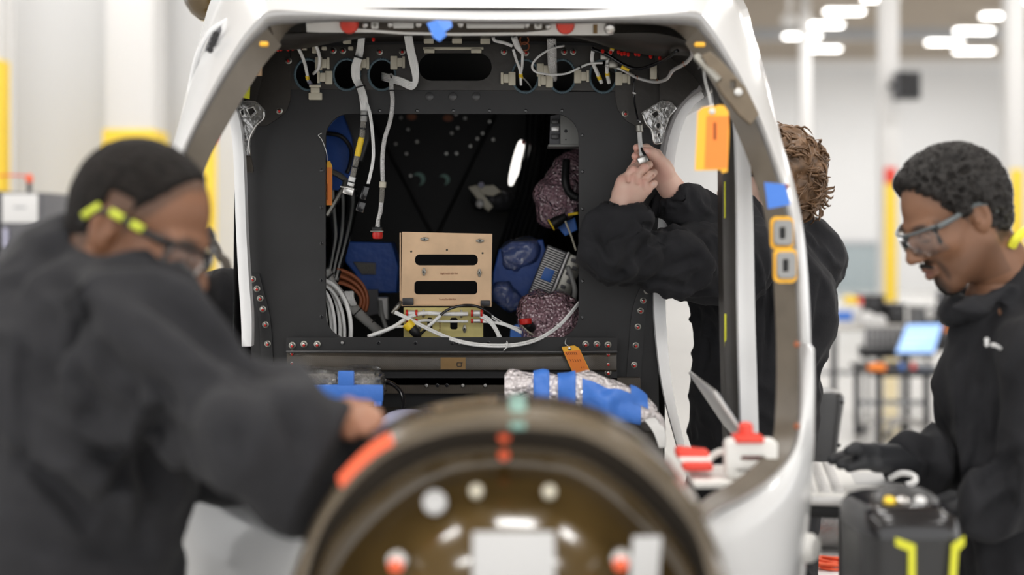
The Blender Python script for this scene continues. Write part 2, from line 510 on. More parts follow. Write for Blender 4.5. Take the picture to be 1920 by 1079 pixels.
def creases(V, Q, lst):
    """cloth folds along given lines: (points in the photo frame, height, half width), one flank raised and the other sunk"""
    N = vnormals(V, Q); px = 960 + V[:, 0] / V[:, 1] * F; py = HZ + (CH - V[:, 2]) / V[:, 1] * F
    d = np.zeros(len(V)); front = np.clip(-N[:, 1] * 2.5, 0, 1)
    for pts, amp, wd in lst:
        C = np.array(catmull([(a, b, 0) for a, b in pts], 6))[:, :2] if len(pts) > 2 else np.array(pts, float)
        best = np.full(len(V), 1e9); sg = np.zeros(len(V)); tt = np.zeros(len(V))
        sel = (px > C[:, 0].min() - 3 * wd) & (px < C[:, 0].max() + 3 * wd) & (py > C[:, 1].min() - 3 * wd) & (py < C[:, 1].max() + 3 * wd)
        X, Y = px[sel], py[sel]; b = np.full(len(X), 1e9); s_ = np.zeros(len(X)); t_ = np.zeros(len(X)); m = len(C) - 1
        for i in range(m):
            a, e = C[i], C[i + 1]; v = e - a; L2 = v @ v + 1e-9
            t = np.clip(((X - a[0]) * v[0] + (Y - a[1]) * v[1]) / L2, 0, 1)
            dx, dy = X - a[0] - t * v[0], Y - a[1] - t * v[1]; dist = np.hypot(dx, dy); k = dist < b
            b[k] = dist[k]; s_[k] = np.sign(v[0] * dy - v[1] * dx)[k]; t_[k] = ((i + t) / m)[k]
        u = s_ * b / wd; fade = np.clip(np.minimum(t_, 1 - t_) * 5, .15, 1)
        dd = amp * (1.7 * u * np.exp(-u * u) - .5 * np.exp(-(u * 2.2) ** 2)) * fade
        d[sel] += dd
    return V + N * (d * front)[:, None]
def smooth_verts(V, Q, it=1, lam=.5):
    for _ in range(it):
        A = np.zeros_like(V); C = np.zeros(len(V))
        for k in range(4):
            np.add.at(A, Q[:, k], V[Q[:, (k + 1) % 4]]); np.add.at(C, Q[:, k], 1)
        V = V + lam * (A / np.maximum(C, 1)[:, None] - V)
    return V
def geo_np(V, Q): return [tuple(p) for p in V.tolist()], [tuple(q) for q in Q.tolist()]
def body_obj(name, pieces, parent=None, mat_=None, **kw):
    """pieces: list of (V, Q, colours) joined into one mesh with a colour attribute"""
    V, FC, C = [], [], []
    b = 0
    for v, q, c in pieces:
        V.append(v); FC.append(q + b); b += len(v)
        C.append(np.broadcast_to(np.array(c, float), (len(v), 3)))
    V = np.concatenate(V); FC = np.concatenate(FC); C = np.concatenate(C)
    o = mk(name, (V.tolist(), FC.tolist()), mat_ or M_['skin'], parent, smooth=180, **kw)
    at = o.data.attributes.new('Col', 'FLOAT_COLOR', 'POINT')
    at.data.foreach_set('color', np.c_[C, np.ones(len(C))].ravel())
    return o
def Rmat(yaw, pitch, roll=0):
    return np.array(Matrix.Rotation(math.radians(yaw), 3, 'Z') @ Matrix.Rotation(math.radians(pitch), 3, 'Y') @ Matrix.Rotation(math.radians(roll), 3, 'X'))
def head_skin(res=.0028, ears=True):
    """local frame: +x face, +y left, +z up; about 0.235 from chin to crown"""
    s = Sdf((-.14, -.11, -.19), (.15, .11, .15), res)
    s.ell((-.014, 0, .038), (.098, .075, .086), k=.01)
    s.ell((.030, 0, -.040), (.060, .056, .078), k=.035)
    for y in (-1, 1):
        s.cap((-.012, y * .050, -.050), (.058, y * .018, -.098), .020, .016, k=.03)
        s.ell((.060, y * .046, -.014), (.024, .020, .022), k=.03)
        s.cap((.082, y * .012, .026), (.072, y * .050, .022), .010, .010, k=.016)
    s.cap((.070, -.008, -.103), (.070, .008, -.103), .017, k=.02)
    for y in (-1, 1):
        s.ell((.094, y * .033, .006), (.016, .019, .012), k=.012, op='-')
        s.ell((.074, y * .033, .006), (.0135, .0145, .0135), k=.003)
        s.cap((.0870, y * .020, .0045), (.0790, y * .048, .003), .0035, .0025, k=.004)
    s.cap((.088, 0, .020), (.113, 0, -.024), .008, .0115, k=.012)
    for y in (-1, 1):
        s.ell((.101, y * .0125, -.029), (.012, .0085, .008), k=.008)
        s.ell((.104, y * .007, -.037), (.005, .0035, .004), k=.003, op='-')
    s.cap((.090, -.016, -.058), (.0975, 0, -.0545), .0055, .0068, k=.006); s.cap((.0975, 0, -.0545), (.090, .016, -.058), .0068, .0055, k=.006)
    s.cap((.089, -.014, -.069), (.0955, 0, -.0705), .0060, .0082, k=.006); s.cap((.0955, 0, -.0705), (.089, .014, -.069), .0082, .0060, k=.006)
    s.cap((.101, -.020, -.0625), (.101, .020, -.0625), .0012, k=.003, op='-')
    if ears:
        for y in (-1, 1):
            s.ell((-.018, y * .077, -.002), (.019, .0075, .032), np.array(Matrix.Rotation(y * -.35, 3, 'Z') @ Matrix.Rotation(-.2, 3, 'Y')), k=.006)
            s.ell((-.014, y * .086, .001), (.010, .0070, .019), np.array(Matrix.Rotation(-.2, 3, 'Y')), k=.004, op='-')
            s.ell((-.006, y * .079, -.006), (.006, .0045, .006), k=.003)
    s.cap((-.030, 0, -.05), (-.058, 0, -.24), .056, .064, k=.035)
    return s.mesh()
def head_cols(V, tone, lip, hairc, beard=0., brow=True, stub=0., scalp=.75):
    C = np.tile(np.array(tone, float), (len(V), 1))
    x, y, z = V.T
    def mixin(m, c):
        C[:] = C * (1 - m[:, None]) + np.array(c)[None, :] * m[:, None]
    n = vnoise(V * 60)
    mixin(.22 * n, np.array(tone) * .6)
    l = np.exp(-(((z + .0625) / .011) ** 2 + (y / .020) ** 2) ** 2) * (x > .078); mixin(.85 * l, lip)
    if brow:
        for sy in (-1, 1):
            b = np.exp(-(((z - .030 + (np.abs(y) - .03) ** 2 * 4) / .0055) ** 2 + ((y - sy * .036) / .022) ** 2) ** 2) * (x > .05); mixin(.9 * b, hairc)
    for sy in (-1, 1):
        e = np.exp(-(((z - .0015) / .0022) ** 2 + ((y - sy * .033) / .017) ** 2) ** 2) * (x > .07); mixin(.85 * e, np.array(hairc) * .6)
    if beard:
        ch = np.exp(-(((z + .100) / .026) ** 2 + (y / .030) ** 2) ** 2) * (x > .045)
        mo = np.exp(-(((z + .0445) / .0065) ** 2 + (y / .030) ** 2) ** 2) * (x > .07)
        sd = np.exp(-(((z + .068) / .030) ** 2 + ((np.abs(y) - .030) / .007) ** 2) ** 2) * (x > .06)
        jw = np.clip((-.035 - z) / .03, 0, 1) * (x > -.03) * (z > -.13) * .35
        mixin(np.clip(np.maximum.reduce([ch, mo * .9, sd * .8, jw]) * beard, 0, 1) * (1 - .8 * l), hairc)
    if scalp:
        lim = np.where(x > .004, -.008 + np.minimum((x - .004) * 1.7, .080) + np.maximum(x - .03, 0) * .75, np.where(x > -.034, .010, -.075))
        mixin(np.clip((z - lim + .004) / .014, 0, 1) * (np.abs(y) < .079) * scalp, hairc)
    if stub:
        mixin(stub * np.clip((-.03 - z) / .03, 0, 1) * (x > -.03), np.array(hairc))
    return C
def place(V, c, R, sc=1.0): return (V * sc) @ R.T + np.array(c)
def hair_shell(res, thick, front_x=.070, front_z=.070, side_z=.010, nape_z=-.055, bump=0., bfreq=60., ear=1.0):
    """close-cropped cap of hair: the skull grown by `thick`, cut along the hairline"""
    s = Sdf((-.17, -.13, -.12), (.13, .13, .19), res)
    s.ell((-.014, 0, .038), (.098 + thick, .075 + thick, .086 + thick), k=.01)
    s.cap((-.05, 0, -.01), (-.062, 0, nape_z), .052 + thick * .5, .040, k=.03)
    X, Y, Z = s._grid((slice(None),) * 3)
    lim = np.where(X > .004, side_z + np.minimum((X - .004) * 1.7, .080) + np.maximum(X - .03, 0) * .75, np.where(X > -.034, side_z + .022 + 0 * X, nape_z)).astype(np.float32)
    d = (lim - Z + 0 * Y).astype(np.float32)
    s._apply((slice(None),) * 3, -d, .016, '-')
    for sy in (-1, 1): s.ell((-.016, sy * (.085 + .02 * (ear - 1)), -.004), (.026 * ear, .022 * ear * ear, .036 * ear), k=.006, op='-')
    V, Q = s.mesh()
    if bump:
        N = vnormals(V, Q); n = vnoise(V * bfreq) * .65 + vnoise(V * bfreq * 2.1 + 5) * .35
        r = 1 - np.abs(2 * n - 1)
        V = V + N * (bump * (r - .4))[:, None]
    return V, Q
def glasses(parent, c, R, frame_m, lens_m, tip_m=None, sc=1.0):
    def T(p): return np.array(p) * sc @ R.T + np.array(c)
    rows = []
    for k in range(9):
        t = -1 + k / 4; y = t * .071; x = .108 - .040 * t * t
        rows.append([T((x, y, .024)), T((x + .004, y, .010)), T((x + .004, y, -.008)), T((x - .002, y, -.026 + .012 * (abs(t) < .2)))])
    mk('lens', loft(rows), lens_m, parent, smooth=180, solid=.0022)
    top = [T((.109 - .040 * t * t, t * .071, .0255)) for t in np.linspace(-1, 1, 9)]
    mk('brow_bar', tube(top, .0032 * sc, 6, 2), frame_m, parent, smooth=180)
    for sy in (-1, 1):
        a = [T((.069, sy * .073, .022)), T((.030, sy * .080, .022)), T((-.012, sy * .083, .024)), T((-.038, sy * .082, .010)), T((-.050, sy * .078, -.012))]
        mk('temple', tube(a, [.0062 * sc, .0055 * sc, .0048 * sc, .0045 * sc, .004 * sc], 8, 4), frame_m, parent, smooth=180)
        if tip_m:
            for p, q in ((.005, -.016), (.036, .018), (-.034, -.048)):
                b = [T((p, sy * .0825, .024)), T((q, sy * .083, .024 if q > -.04 else .0))]
                mk('temple_grip', tube(b, .0056 * sc, 8, 3), tip_m, parent, smooth=180)
def garment(name, parent, build, lo, hi, res, fold, mat_, it=1, cr=()):
    s = Sdf(lo, hi, res); build(s)
    V, Q = s.mesh(); V = folds(V, Q, fold); V = smooth_verts(V, Q, it)
    if cr: V = creases(V, Q, cr)
    return mk(name, (V.tolist(), Q.tolist()), mat_, parent, smooth=180)
def hand_mesh(build, lo, hi, res, tone, ncol=None):
    s = Sdf(lo, hi, res); build(s); V, Q = s.mesh()
    n = vnoise(V * 70); tone = np.array(tone)
    C = tone[None, :] * (1 - .18 * n[:, None] * np.array([.4, 1, 1])[None, :])
    if ncol is not None:
        for c_, r_, col in ncol:
            m = np.exp(-(((V - np.array(c_)) ** 2).sum(1) / r_ ** 2) ** 2)[:, None]; C = C * (1 - m) + np.array(col) * m
    return V, Q, C
# ================================================================ the hall
def struct(name, geo, m, parent=None, **kw):
    return mk(name, geo, m, parent, kind=None if parent else 'structure', **kw)
CZ = 6.1
struct('floor', box((4, 16, -.05), (36, 44, .1)), M_['floor'], label='pale glossy hall floor', smooth=0)
ceil = struct('ceiling', box((4, 16, CZ + .05), (36, 44, .1)), M_['ceil'], label='tan metal deck ceiling', smooth=0)
for k in range(20):
    y = 20.5 + k * .8
    mk('joist', box((8, y, CZ - .04), (28, .10, .14)), M_['joist'], ceil, smooth=0)
mk('girder', box((8, 30.6, CZ - .16), (28, .35, .30)), M_['beam_grey'], ceil, smooth=0)
wb = struct('wall_back', box((10, 36.1, CZ / 2), (30, .2, CZ)), M_['wall'], label='white far wall of the hall', smooth=0)
mk('header', box((10, 35.9, CZ - .16), (30, .3, .30), .02), M_['wall_trim'], wb)
wl = struct('wall_left', box((-6.9, 12.6, CZ / 2), (15.4, .2, CZ)), M_['wall'], label='white partition wall on the left', smooth=0)
# fluted joints of the partition
for px in (312, 205, 18):
    p = P(px, 0, 12.46); mk('seam', box((p.x, 12.47, CZ / 2), (.03, .03, CZ)), M_['wall_trim'], wl, smooth=0)
# far window with vertical blinds
Yw = 35.95
wn = struct('window_1', plate([rrect(1560, 453, 1652, 560, 1), rrect(1566, 459, 1646, 554, 1)], Yw, .12), M_['beam_grey'], label='far window with vertical blinds')
mk('pane', plate([rrect(1566, 459, 1646, 554, 1)], Yw + .03, .02), M_['glass_win'], wn, smooth=0)
for k in range(14):
    x = 1570 + k * 5.6
    mk('blind_slat', plate([rrect(x, 461, x + 3.6, 553, .3, 2)], Yw - .0, .03), M_['blind'], wn, smooth=0)
# columns
def column(px, wpx, Y, label, yel=None, red=None, guard_w=1.0):
    c = P(px, 0, Y); r = S(wpx, Y) / 2
    t = thing('column', (c.x, Y, 0), label, 'column', 'steel columns of the hall')
    mk('shaft', box((c.x, Y, CZ / 2), (2 * r, 2 * r, CZ), .02), M_['wall_trim'], t)
    mk('base_plate', box((c.x, Y, .02), (3 * r, 3 * r, .04), .005), M_['beam_grey'], t)
    if yel is not None:
        z = P(px, yel, Y).z
        mk('yellow_guard', box((c.x, Y, z / 2), (2 * r * guard_w + .03, 2 * r + .05, z), .01), M_['safety_yellow'], t, label='yellow painted guard')
        if red is not None:
            z2 = P(px, red, Y).z
            mk('red_band', box((c.x, Y, (z + z2) / 2), (2 * r * guard_w + .03, 2 * r + .05, z2 - z), .01), M_['red_light'], t, label='red band')
    return t
column(1665, 33, 18, 'white column with yellow guard and red band, beside the black wall speaker', 345, 315, .55)
column(1900, 34, 18, 'white column with yellow guard at the right edge behind the kneeling-gaze worker'.replace('kneeling-gaze', 'right'), 318, None, .6)
column(1509, 19, 26, 'slim white column behind the curly-haired worker', 402)
column(255, 90, 12.0, 'wide white column with yellow guard behind the left worker', 246)
column(-12, 46, 11.4, 'white column with tall yellow guard at the left edge', 115)
column(391, 14, 11.0, 'slim yellow post with red top seen through the left door opening', 268, 225, 1.4)
mk('conduit', cyl(P(23, 0, 11.3) + Vector((0, 0, 2)), Vector((P(23, 0, 11.3).x, 11.3, 0)), .018, n=10), M_['alu'], None,
   'thin grey conduit rising beside the left yellow column', 'conduit')
sp = thing('wall_speaker', P(1700, 188, 17.8), 'square black speaker high on the white column', 'speaker')
c = P(1700, 161, 17.72)
mk('cabinet', box(c, (.31, .22, .36), .02), M_['cab_grey'], sp)
mk('grille', box(c + Vector((0, -.115, 0)), (.27, .012, .32), .004), M_['bin'], sp)
mk('bracket', box(c + Vector((-.18, .05, 0)), (.08, .05, .06), .005), M_['bin'], sp)
# ceiling lights
def fixture(pos, L, W, label, group, light=0):
    t = thing('ceiling_light', pos, label, 'ceiling light', group)
    x, y, z = pos
    mk('housing', box((x, y, z + .05), (L, W, .07), .015), M_['wall_trim'], t)
    mk('diffuser', box((x, y, z), (L * .97, W * .92, .04), .015), M_['lamp_on'], t)
    for sx in (-1, 1):
        mk('hanger', cyl((x + sx * L * .38, y, z + .08), (x + sx * L * .38, y, CZ), .006, n=6), M_['steel'], t)
    if light:
        ld = bpy.data.lights.new('lamp', 'AREA'); ld.shape = 'RECTANGLE'; ld.size = L; ld.size_y = W; ld.energy = light
        ld.color = (1., .985, .965)
        lo = bpy.data.objects.new('lamp', ld); link(lo, (x, y, z - .03), t)
FX = [(1583, 22, 72, 'lit ceiling light in the top row left of the speaker column'), (1545, 47, 70, 'lit ceiling light, second row above the slim column'),
      (1504, 68, 68, 'lit ceiling light crossed by the slim white column'), (1543, 92, 66, 'lit ceiling light closest to the wall header, left of the speaker column'),
      (1651, -2, 66, 'lit ceiling light cut by the top edge over the speaker column'), (1866, 30, 50, 'lit ceiling light touching the right column'),
      (1826, 58, 70, 'lit ceiling light, second of the right row'), (1771, 80, 66, 'lit ceiling light, leftmost of the right row'),
      (1826, 96, 72, 'lit ceiling light against the wall header on the right'), (1918, 2, 40, 'lit ceiling light in the top right corner')]
for x, y, wpx, lb in FX:
    Y = (5.75 - CH) * F / (HZ - y)
    fixture(P(x, y, Y), S(wpx, Y), .22, lb, 'ceiling lights of the hall', FAR_W * .8)
for k, (x, y) in enumerate(LAMPS):
    fixture((x, y, LAMP_Z), 1.2, .32, 'linear ceiling light hanging above the cockpit, outside the picture', 'ceiling lights over the cockpit', LAMP_W)
for x, y in FAR:
    fixture((x, y, 5.9), 1.2, .32, 'linear ceiling light of the far bay, above the picture', 'ceiling lights over the far bay', FAR_W)
pend = thing('pendant', P(1480, 38, 20), 'small round white pendant hanging from a rod under the ceiling', 'pendant')
c = P(1480, 38, 20)
mk('rod', cyl(c, (c.x, c.y, CZ), .03, n=8), M_['wall_trim'], pend)
mk('globe', lathe([(.02, .10), (.09, .07), (.13, 0), (.09, -.07), (.02, -.10)], c, (0, 0, 1), 16), M_['wall_trim'], pend)
# ================================================================ the aircraft
AC = thing('aircraft', (-.1, 3.4, 0), 'white aircraft cockpit shell without windows, black bulkhead and brown composite frames inside', 'aircraft')
R1 = [(570,985,2.10),(500,945,2.22),(430,905,2.33),(355,840,2.40),(305,720,2.47),(297,560,2.53),(308,420,2.60),(335,300,2.66),(385,190,2.71),(440,92,2.75),
      (478,42,2.76),(505,20,2.76),(560,21,2.76),(650,28,2.76),(760,33,2.76),(904,36,2.76),(1050,35,2.76),(1150,31,2.76),(1250,25,2.76),(1306,22,2.76),
      (1332,48,2.76),(1362,95,2.75),(1400,165,2.72),(1440,258,2.68),(1470,345,2.63),(1490,430,2.59),(1501,530,2.55),(1506,660,2.50),(1504,780,2.44),(1490,850,2.38),
      (1450,900,2.32),(1395,938,2.24),(1345,963,2.16),(1318,990,2.08)]
lipw = [8,8,9,9,9,9,9,9,12,18,24,28,22,12,9,8,9,12,20,28,22,16,12,11,11,11,10,9,8,8,8,8,8,8]
flaw = [40,42,46,52,54,54,52,52,58,62,66,66,23,13,10,9,10,13,24,60,58,54,52,50,50,50,50,50,50,48,44,40,36,34]
outw = [5,6,8,10,12,12,12,14,40,72,95,105,110,110,110,110,110,110,105,95,78,60,42,24,17,14,13,13,13,12,8,6,5,5]
outd = [.04,.05,.06,.08,.10,.12,.14,.18,.28,.38,.45,.5,.5,.5,.5,.5,.5,.5,.5,.45,.38,.32,.26,.2,.16,.12,.10,.10,.08,.08,.06,.05,.04,.04]
def offs(pts, w, dd, sgn):
    A = np.array(pts, float); T = np.gradient(A[:, :2], axis=0)
    Nn = np.stack([-T[:, 1], T[:, 0]], 1); Nn /= np.linalg.norm(Nn, axis=1)[:, None]
    out = A.copy(); out[:, :2] += sgn * Nn * np.array(w, float)[:, None]; out[:, 2] += dd
    return out
c1 = np.array(R1, float)
c1b = offs(c1, lipw, .015, 1); c2 = offs(c1, flaw, .045, 1); cO = offs(c1, outw, np.array(outd), -1)
c2k = c2.copy(); c2k[:, 2] += .05; cOk = cO.copy(); cOk[:, 2] += .05
cOk[:, :2] = cO[:, :2] + (c2[:, :2] - cO[:, :2]) * .12
def crv(c, n=4):
    return [P(*q) for q in catmull(c.tolist(), n)]
r1, r1b, r2, rO, r2k, rOk = [crv(c) for c in (c1, c1b, c2, cO, c2k, cOk)]
wf = mk('windscreen_frame', [(*loft([r2k, r2]), 1), (*loft([r2, r1b]), 0), (*loft([r2k, rOk]), 1)], [M_['rail_brown'], M_['carbon_dark']], AC, label='brown composite flange of the windscreen opening')
mk('windscreen_lip', loft([r1b, r1]), M_['lip_grey'], AC, label='bare grey edge of the windscreen opening', solid=.001)
# white skin: rounded outward from the lip
rm = [a * .45 + b * .55 + Vector((0, -.03, .012)) for a, b in zip(r1, rO)]
mk('nose_skin', loft([r1, rm, rO, rOk]), M_['white_paint'], AC, label='glossy white outer skin around the windscreen', smooth=60)
i0, i1 = 8 * 4, 22 * 4
top = rOk[i0:i1 + 1]
back = [Vector((p.x * .93 - .10, 4.9, 1.6 + (p.z - 1.6) * .93)) for p in top]
mid = [Vector((p.x * 1.0 - .03, 3.9, 1.6 + (p.z - 1.6) * 1.02)) for p in top]
mk('roof_skin', loft([top, mid, back]), M_['white_paint'], AC, label='white roof skin', smooth=60, solid=.006)
# lower nose skins either side of the nose bulkhead
def lower(A, B, bulge, name, side):
    a = [P(*q) for q in catmull(A, 5)]; b = [P(*q) for q in catmull(B, 5)]
    rows = []
    for k in range(9):
        t = k / 8; rows.append([p + (q - p) * t + Vector((bulge * math.sin(math.pi * t), -.06 * math.sin(math.pi * t), 0)) for p, q in zip(a, b)])
    mk(name, loft(rows), M_['white_paint'], AC, label='white lower nose skin on the %s' % side, smooth=180, solid=.004)
lower([(1508,640,2.51),(1507,700,2.48),(1505,780,2.44),(1492,850,2.38),(1452,902,2.32),(1396,941,2.24),(1345,968,2.16),(1300,1010,2.00)],
      [(1514,660,2.56),(1517,760,2.58),(1514,900,2.60),(1505,1080,2.58),(1495,1240,2.5),(1440,1390,2.4),(1395,1390,2.2),(1375,1390,1.95)], .0, 'lower_skin', 'right')
lower([(299,660,2.49),(304,720,2.47),(353,842,2.40),(428,908,2.33),(498,948,2.22),(572,992,2.08),(600,1040,1.98)],
      [(293,680,2.55),(288,900,2.62),(300,1100,2.62),(330,1300,2.5),(400,1390,2.4),(480,1390,2.2),(530,1390,1.95)], .0, 'lower_skin', 'left')
b = P(1508, 1027, 2.42)
mk('skin_bolt', lathe([(.012, -.04), (.026, -.03), (.026, .012), (.020, .022), (.008, .024)], b, (.8, -.6, 0), 14), M_['off_white'], AC, label='white knob on the lower skin')
# air inlet on the upper left skin, brown pod behind
iv = [(382,112,3.02),(386,88,3.02),(396,66,3.03),(414,48,3.05),(416,56,3.05),(408,76,3.02),(397,97,3.0),(386,114,3.0)]
ivp = [P(x, y, 2.84 + (415 - x) * .0018) for x, y, d in iv]
cc = sum(ivp, Vector()) / len(ivp)
mk('inlet', ([*ivp, *[p * .9 + cc * .1 + Vector((0, -.006, 0)) for p in ivp]],
   [tuple(range(8)), tuple(range(8, 16))] + [(k, (k + 1) % 8, 8 + (k + 1) % 8, 8 + k) for k in range(8)]), M_['cab_grey'], AC, label='dark inlet grille in the white skin', smooth=0)
for k in range(4):
    t = .2 + .2 * k
    mk('inlet_hole', lathe([(.007, 0), (.0065, .003), (.003, .003)], P(391 + 17 * t, 103 - 48 * t, 2.842), (-.2, -1, .1), 12), M_['black'], AC)
lr = [P(x, y, 2.93 if y > 100 else 2.90) for x, y in ((352, 200), (360, 150), (372, 100), (392, 62), (420, 42), (430, 38))]
mk('skin_bead', tube(lr, .006, 8), M_['white_paint'], AC, label='raised bead of the white skin around the inlet')
mk('pod', lathe([(.01, -.085), (.03, -.08), (.055, -.06), (.068, -.03), (.070, 0), (.062, .03), (.04, .055), (.01, .07)], P(388, -14, 3.9), (-.5, 0, .85), 28), M_['carbon_gloss'], AC, label='small brown pod on the roof')
mk('pod_arm', tube([P(388, -14, 3.9), P(430, -18, 3.92), P(500, 0, 3.95), P(560, 20, 3.98)], [.03, .035, .045, .05], 12), M_['white_paint'], AC, label='white arm of the brown pod')

# ---- bulkhead
YB = 3.40
def hole_pts(l): return [circ(*h) for h in l]
HOLES = [(578,140,24,28),(650,140,24,28),(716,140,24,28),(985,143,24,30),(1054,143,24,30),(1131,143,24,30)]
outer = [(452,205),(470,160),(500,110),(540,84),(700,62),(904,58),(1120,66),(1230,95),(1285,150),(1262,230),(1252,300),(1246,400),(1240,520),(1233,640),(1235,760),(1240,840),
         (480,840),(478,760),(472,660),(462,560),(456,450),(452,330)]
bh = mk('bulkhead', plate([outer, rrect(611, 214, 1085, 635, 44, 8), rrect(785, 100, 922, 152, 25)] + hole_pts(HOLES), YB, .012), M_['panel_black'], AC, label='matt black cockpit bulkhead with square opening', smooth=30)
bandY = YB - .008
mk('upper_band', plate([[(545,90),(700,84),(904,82),(1110,86),(1160,92),(1160,171),(545,168)], rrect(785, 100, 922, 152, 25)] + hole_pts(HOLES), bandY, .006), M_['carbon_dark'], bh, label='dark brown band with round holes', smooth=30)
edge_me = {}
for h in HOLES:
    ring = [P(x, y, bandY - .003) for x, y in circ(h[0], h[1], h[2] + 1, h[3] + 1, 32)]
    mk('edge_grommet', tube(ring, .0035, 6, closed=True, raw=True), M_['mint_edge'], bh, smooth=180)
    tl = join(*[box(P(x, y, bandY - .007), (.0022, .004, .0022)) for x, y in circ(h[0], h[1], h[2] + 2.2, h[3] + 2.2, 34)])
    mk('grommet_teeth', tl, M_['mint_edge'], bh, kind='stuff', smooth=0)
# rivet and screw shared meshes
def shared(name, geos, mats):
    V, FC, MI = to_mesh(name, geos, mats); me = bpy.data.meshes.new(name); me.from_pydata(V, [], FC)
    for m in mats: me.materials.append(m)
    me.polygons.foreach_set('material_index', MI); me.polygons.foreach_set('use_smooth', [True] * len(FC)); me.set_sharp_from_angle(angle=.7); me.update()
    return me
O = Vector((0, 0, 0))
rivet_me = shared('rivet', [(*lathe([(.0085, 0), (.0085, .0015), (.007, .0022)], O, n=12), 0), (*lathe([(.0055, .001), (.0052, .005), (.003, .0075), (.001, .008)], O, n=10), 1),
                            (*lathe([(.0034, .0062), (.0030, .0085), (.001, .0092)], (.0006, 0, -.0016), n=8), 2)], [M_['pewter'], M_['steel'], M_['red']])
screw_me = shared('screw', [(*lathe([(.0045, 0), (.0045, .0012), (.0030, .0016), (.0026, .0006)], O, n=10), 0)], [M_['black_gloss']])
bright_me = shared('bolt', [(*lathe([(.0052, 0), (.0052, .002), (.0036, .004), (.001, .0042)], O, n=10), 0)], [M_['steel']])
def rivets(lst, Y, me=rivet_me, name='rivet', parent=None, sc=1.0):
    for x, y in lst: inst(name, me, P(x, y, Y), parent or bh, scale=sc)
fY = YB - .007
rivets([(712,208),(782,208),(850,208),(918,208),(986,208),(1054,208),(603,320),(603,389),(603,457),(603,526),(603,594),(1092,254),(1092,322),(1092,392),(1092,461),(1092,528),(1092,596)], fY, screw_me, 'screw')
rivets([(474,524),(482,542),(488,560),(493,580),(498,609),(502,645),(1213,546),(1206,564),(1201,583),(1196,613),(1192,648),(1189,685),(1185,722)], YB - .0125, sc=.95)
for x in (805, 849, 893): mk('plug', lathe([(.0105, 0), (.0105, .002), (.008, .0032)], P(x, 181, fY), n=18), M_['grey_plastic'], bh)
# curved rivet flanges at both sides
def strip(L, R, Y, th, m, name, lab=None, par=None):
    a = [P(x, y, Y) for x, y in catmull(L, 4)]; b2 = [P(x, y, Y) for x, y in catmull(R, 4)]
    n = len(a); return mk(name, loft([[p + Vector((0, .006, 0)) for p in a], a, [(p * .5 + q * .5) + Vector((0, -.002, 0)) for p, q in zip(a, b2)], b2, [p + Vector((0, .006, 0)) for p in b2]]), m, par or bh, label=lab)
strip([(464,514),(472,545),(480,575),(486,610),(490,700),(492,830)], [(486,514),(494,545),(502,575),(508,610),(513,700),(516,830)], YB - .011, .01, M_['panel_black'], 'side_flange')
strip([(1200,540),(1190,565),(1183,600),(1179,650),(1172,740),(1166,830)], [(1226,540),(1216,565),(1210,600),(1206,650),(1200,740),(1194,830)], YB - .011, .01, M_['panel_black'], 'side_flange')
mk('corner_gusset', plate([[(543,92),(546,120),(545,185),(538,208),(522,222),(500,236),(484,236),(470,215),(470,150),(500,100)]], YB - .010, .006), M_['carbon_dark'], bh, label='brown rounded corner gusset on the left')
mk('corner_gusset', plate([[(1155,95),(1153,180),(1158,205),(1172,225),(1196,240),(1222,240),(1250,215),(1270,165),(1230,110)]], YB - .010, .006), M_['carbon_dark'], bh, label='brown rounded corner gusset on the right')
mk('corner_panel', plate([[(1225,96),(1300,92),(1350,146),(1336,154),(1298,170),(1266,204),(1247,250),(1238,230),(1236,150)]], 3.345, .006), M_['carbon_dark'], bh, label='dark panel closing the upper right corner')
mk('corner_panel', plate([[(500,96),(470,110),(425,170),(432,200),(446,250),(470,225),(490,150)]], 3.345, .006), M_['carbon_dark'], bh, label='dark panel closing the upper left corner')
rivets([(541,114),(524,208),(1172,213)], YB - .014)
rivets([(625,95),(643,95),(712,97),(754,97),(945,97),(1058,97),(1075,97),(986,99)], YB - .013)
# ---- sill beams under the opening
YS = 3.34
sill = mk('sill_plate', plate([rrect(537, 633, 1157, 722, 3)], YS + .02, .010), M_['panel_black'], AC, label='black sill plate with copper coloured rivets')
mk('sill_edge', tube([P(537, 660, YS), P(640, 660, YS - .012), P(850, 661, YS - .015), P(1050, 661, YS - .012), P(1157, 660, YS)], .0035, 8), M_['grey_plastic'], sill)
yy = [661, 664, 668, 694, 697]
prof = [0, -.012, -.017, -.017, 0]
rows = []
for k in range(5):
    rows.append([P(x, yy[k], YS + .012 + (prof[k] if 575 < x < 1120 else prof[k] * .35)) for x in np.linspace(538, 1156, 32)])
mk('sill_beam', loft(rows), M_['carbon'], sill, label='brown woven composite beam', smooth=50)
lowbeam = mk('lower_beam', plate([rrect(500, 708, 1200, 737, 2)], YS + .03, .03), M_['carbon'], sill, label='second brown beam')
mk('sticker', box(P(849.5, 682, YS - .008), (.060, .0014, .029)), M_['sticker'], sill, smooth=0, label='tan paper sticker')
mk('sticker_print', join(box(P(862, 680.8, YS - .0092), (.014, .0006, .0016)), box(P(857, 684, YS - .0092), (.002, .0006, .007)), box(P(865, 684.5, YS - .0092), (.002, .0006, .008)), box(P(861, 687.5, YS - .0092), (.010, .0006, .0016))), M_['black'], sill, smooth=0)
rivets([(548,648),(570,646),(595,646),(548,663),(548,681),(1098,646),(1119,646),(1140,647),(1140,665),(1140,683),(1140,699)], YS + .013, parent=sill)
rivets([(642,643)], YS + .013, bright_me, 'bolt', sill); rivets([(710,643),(779,643),(848,644),(916,643),(985,643)], YS + .014, screw_me, 'screw', sill)
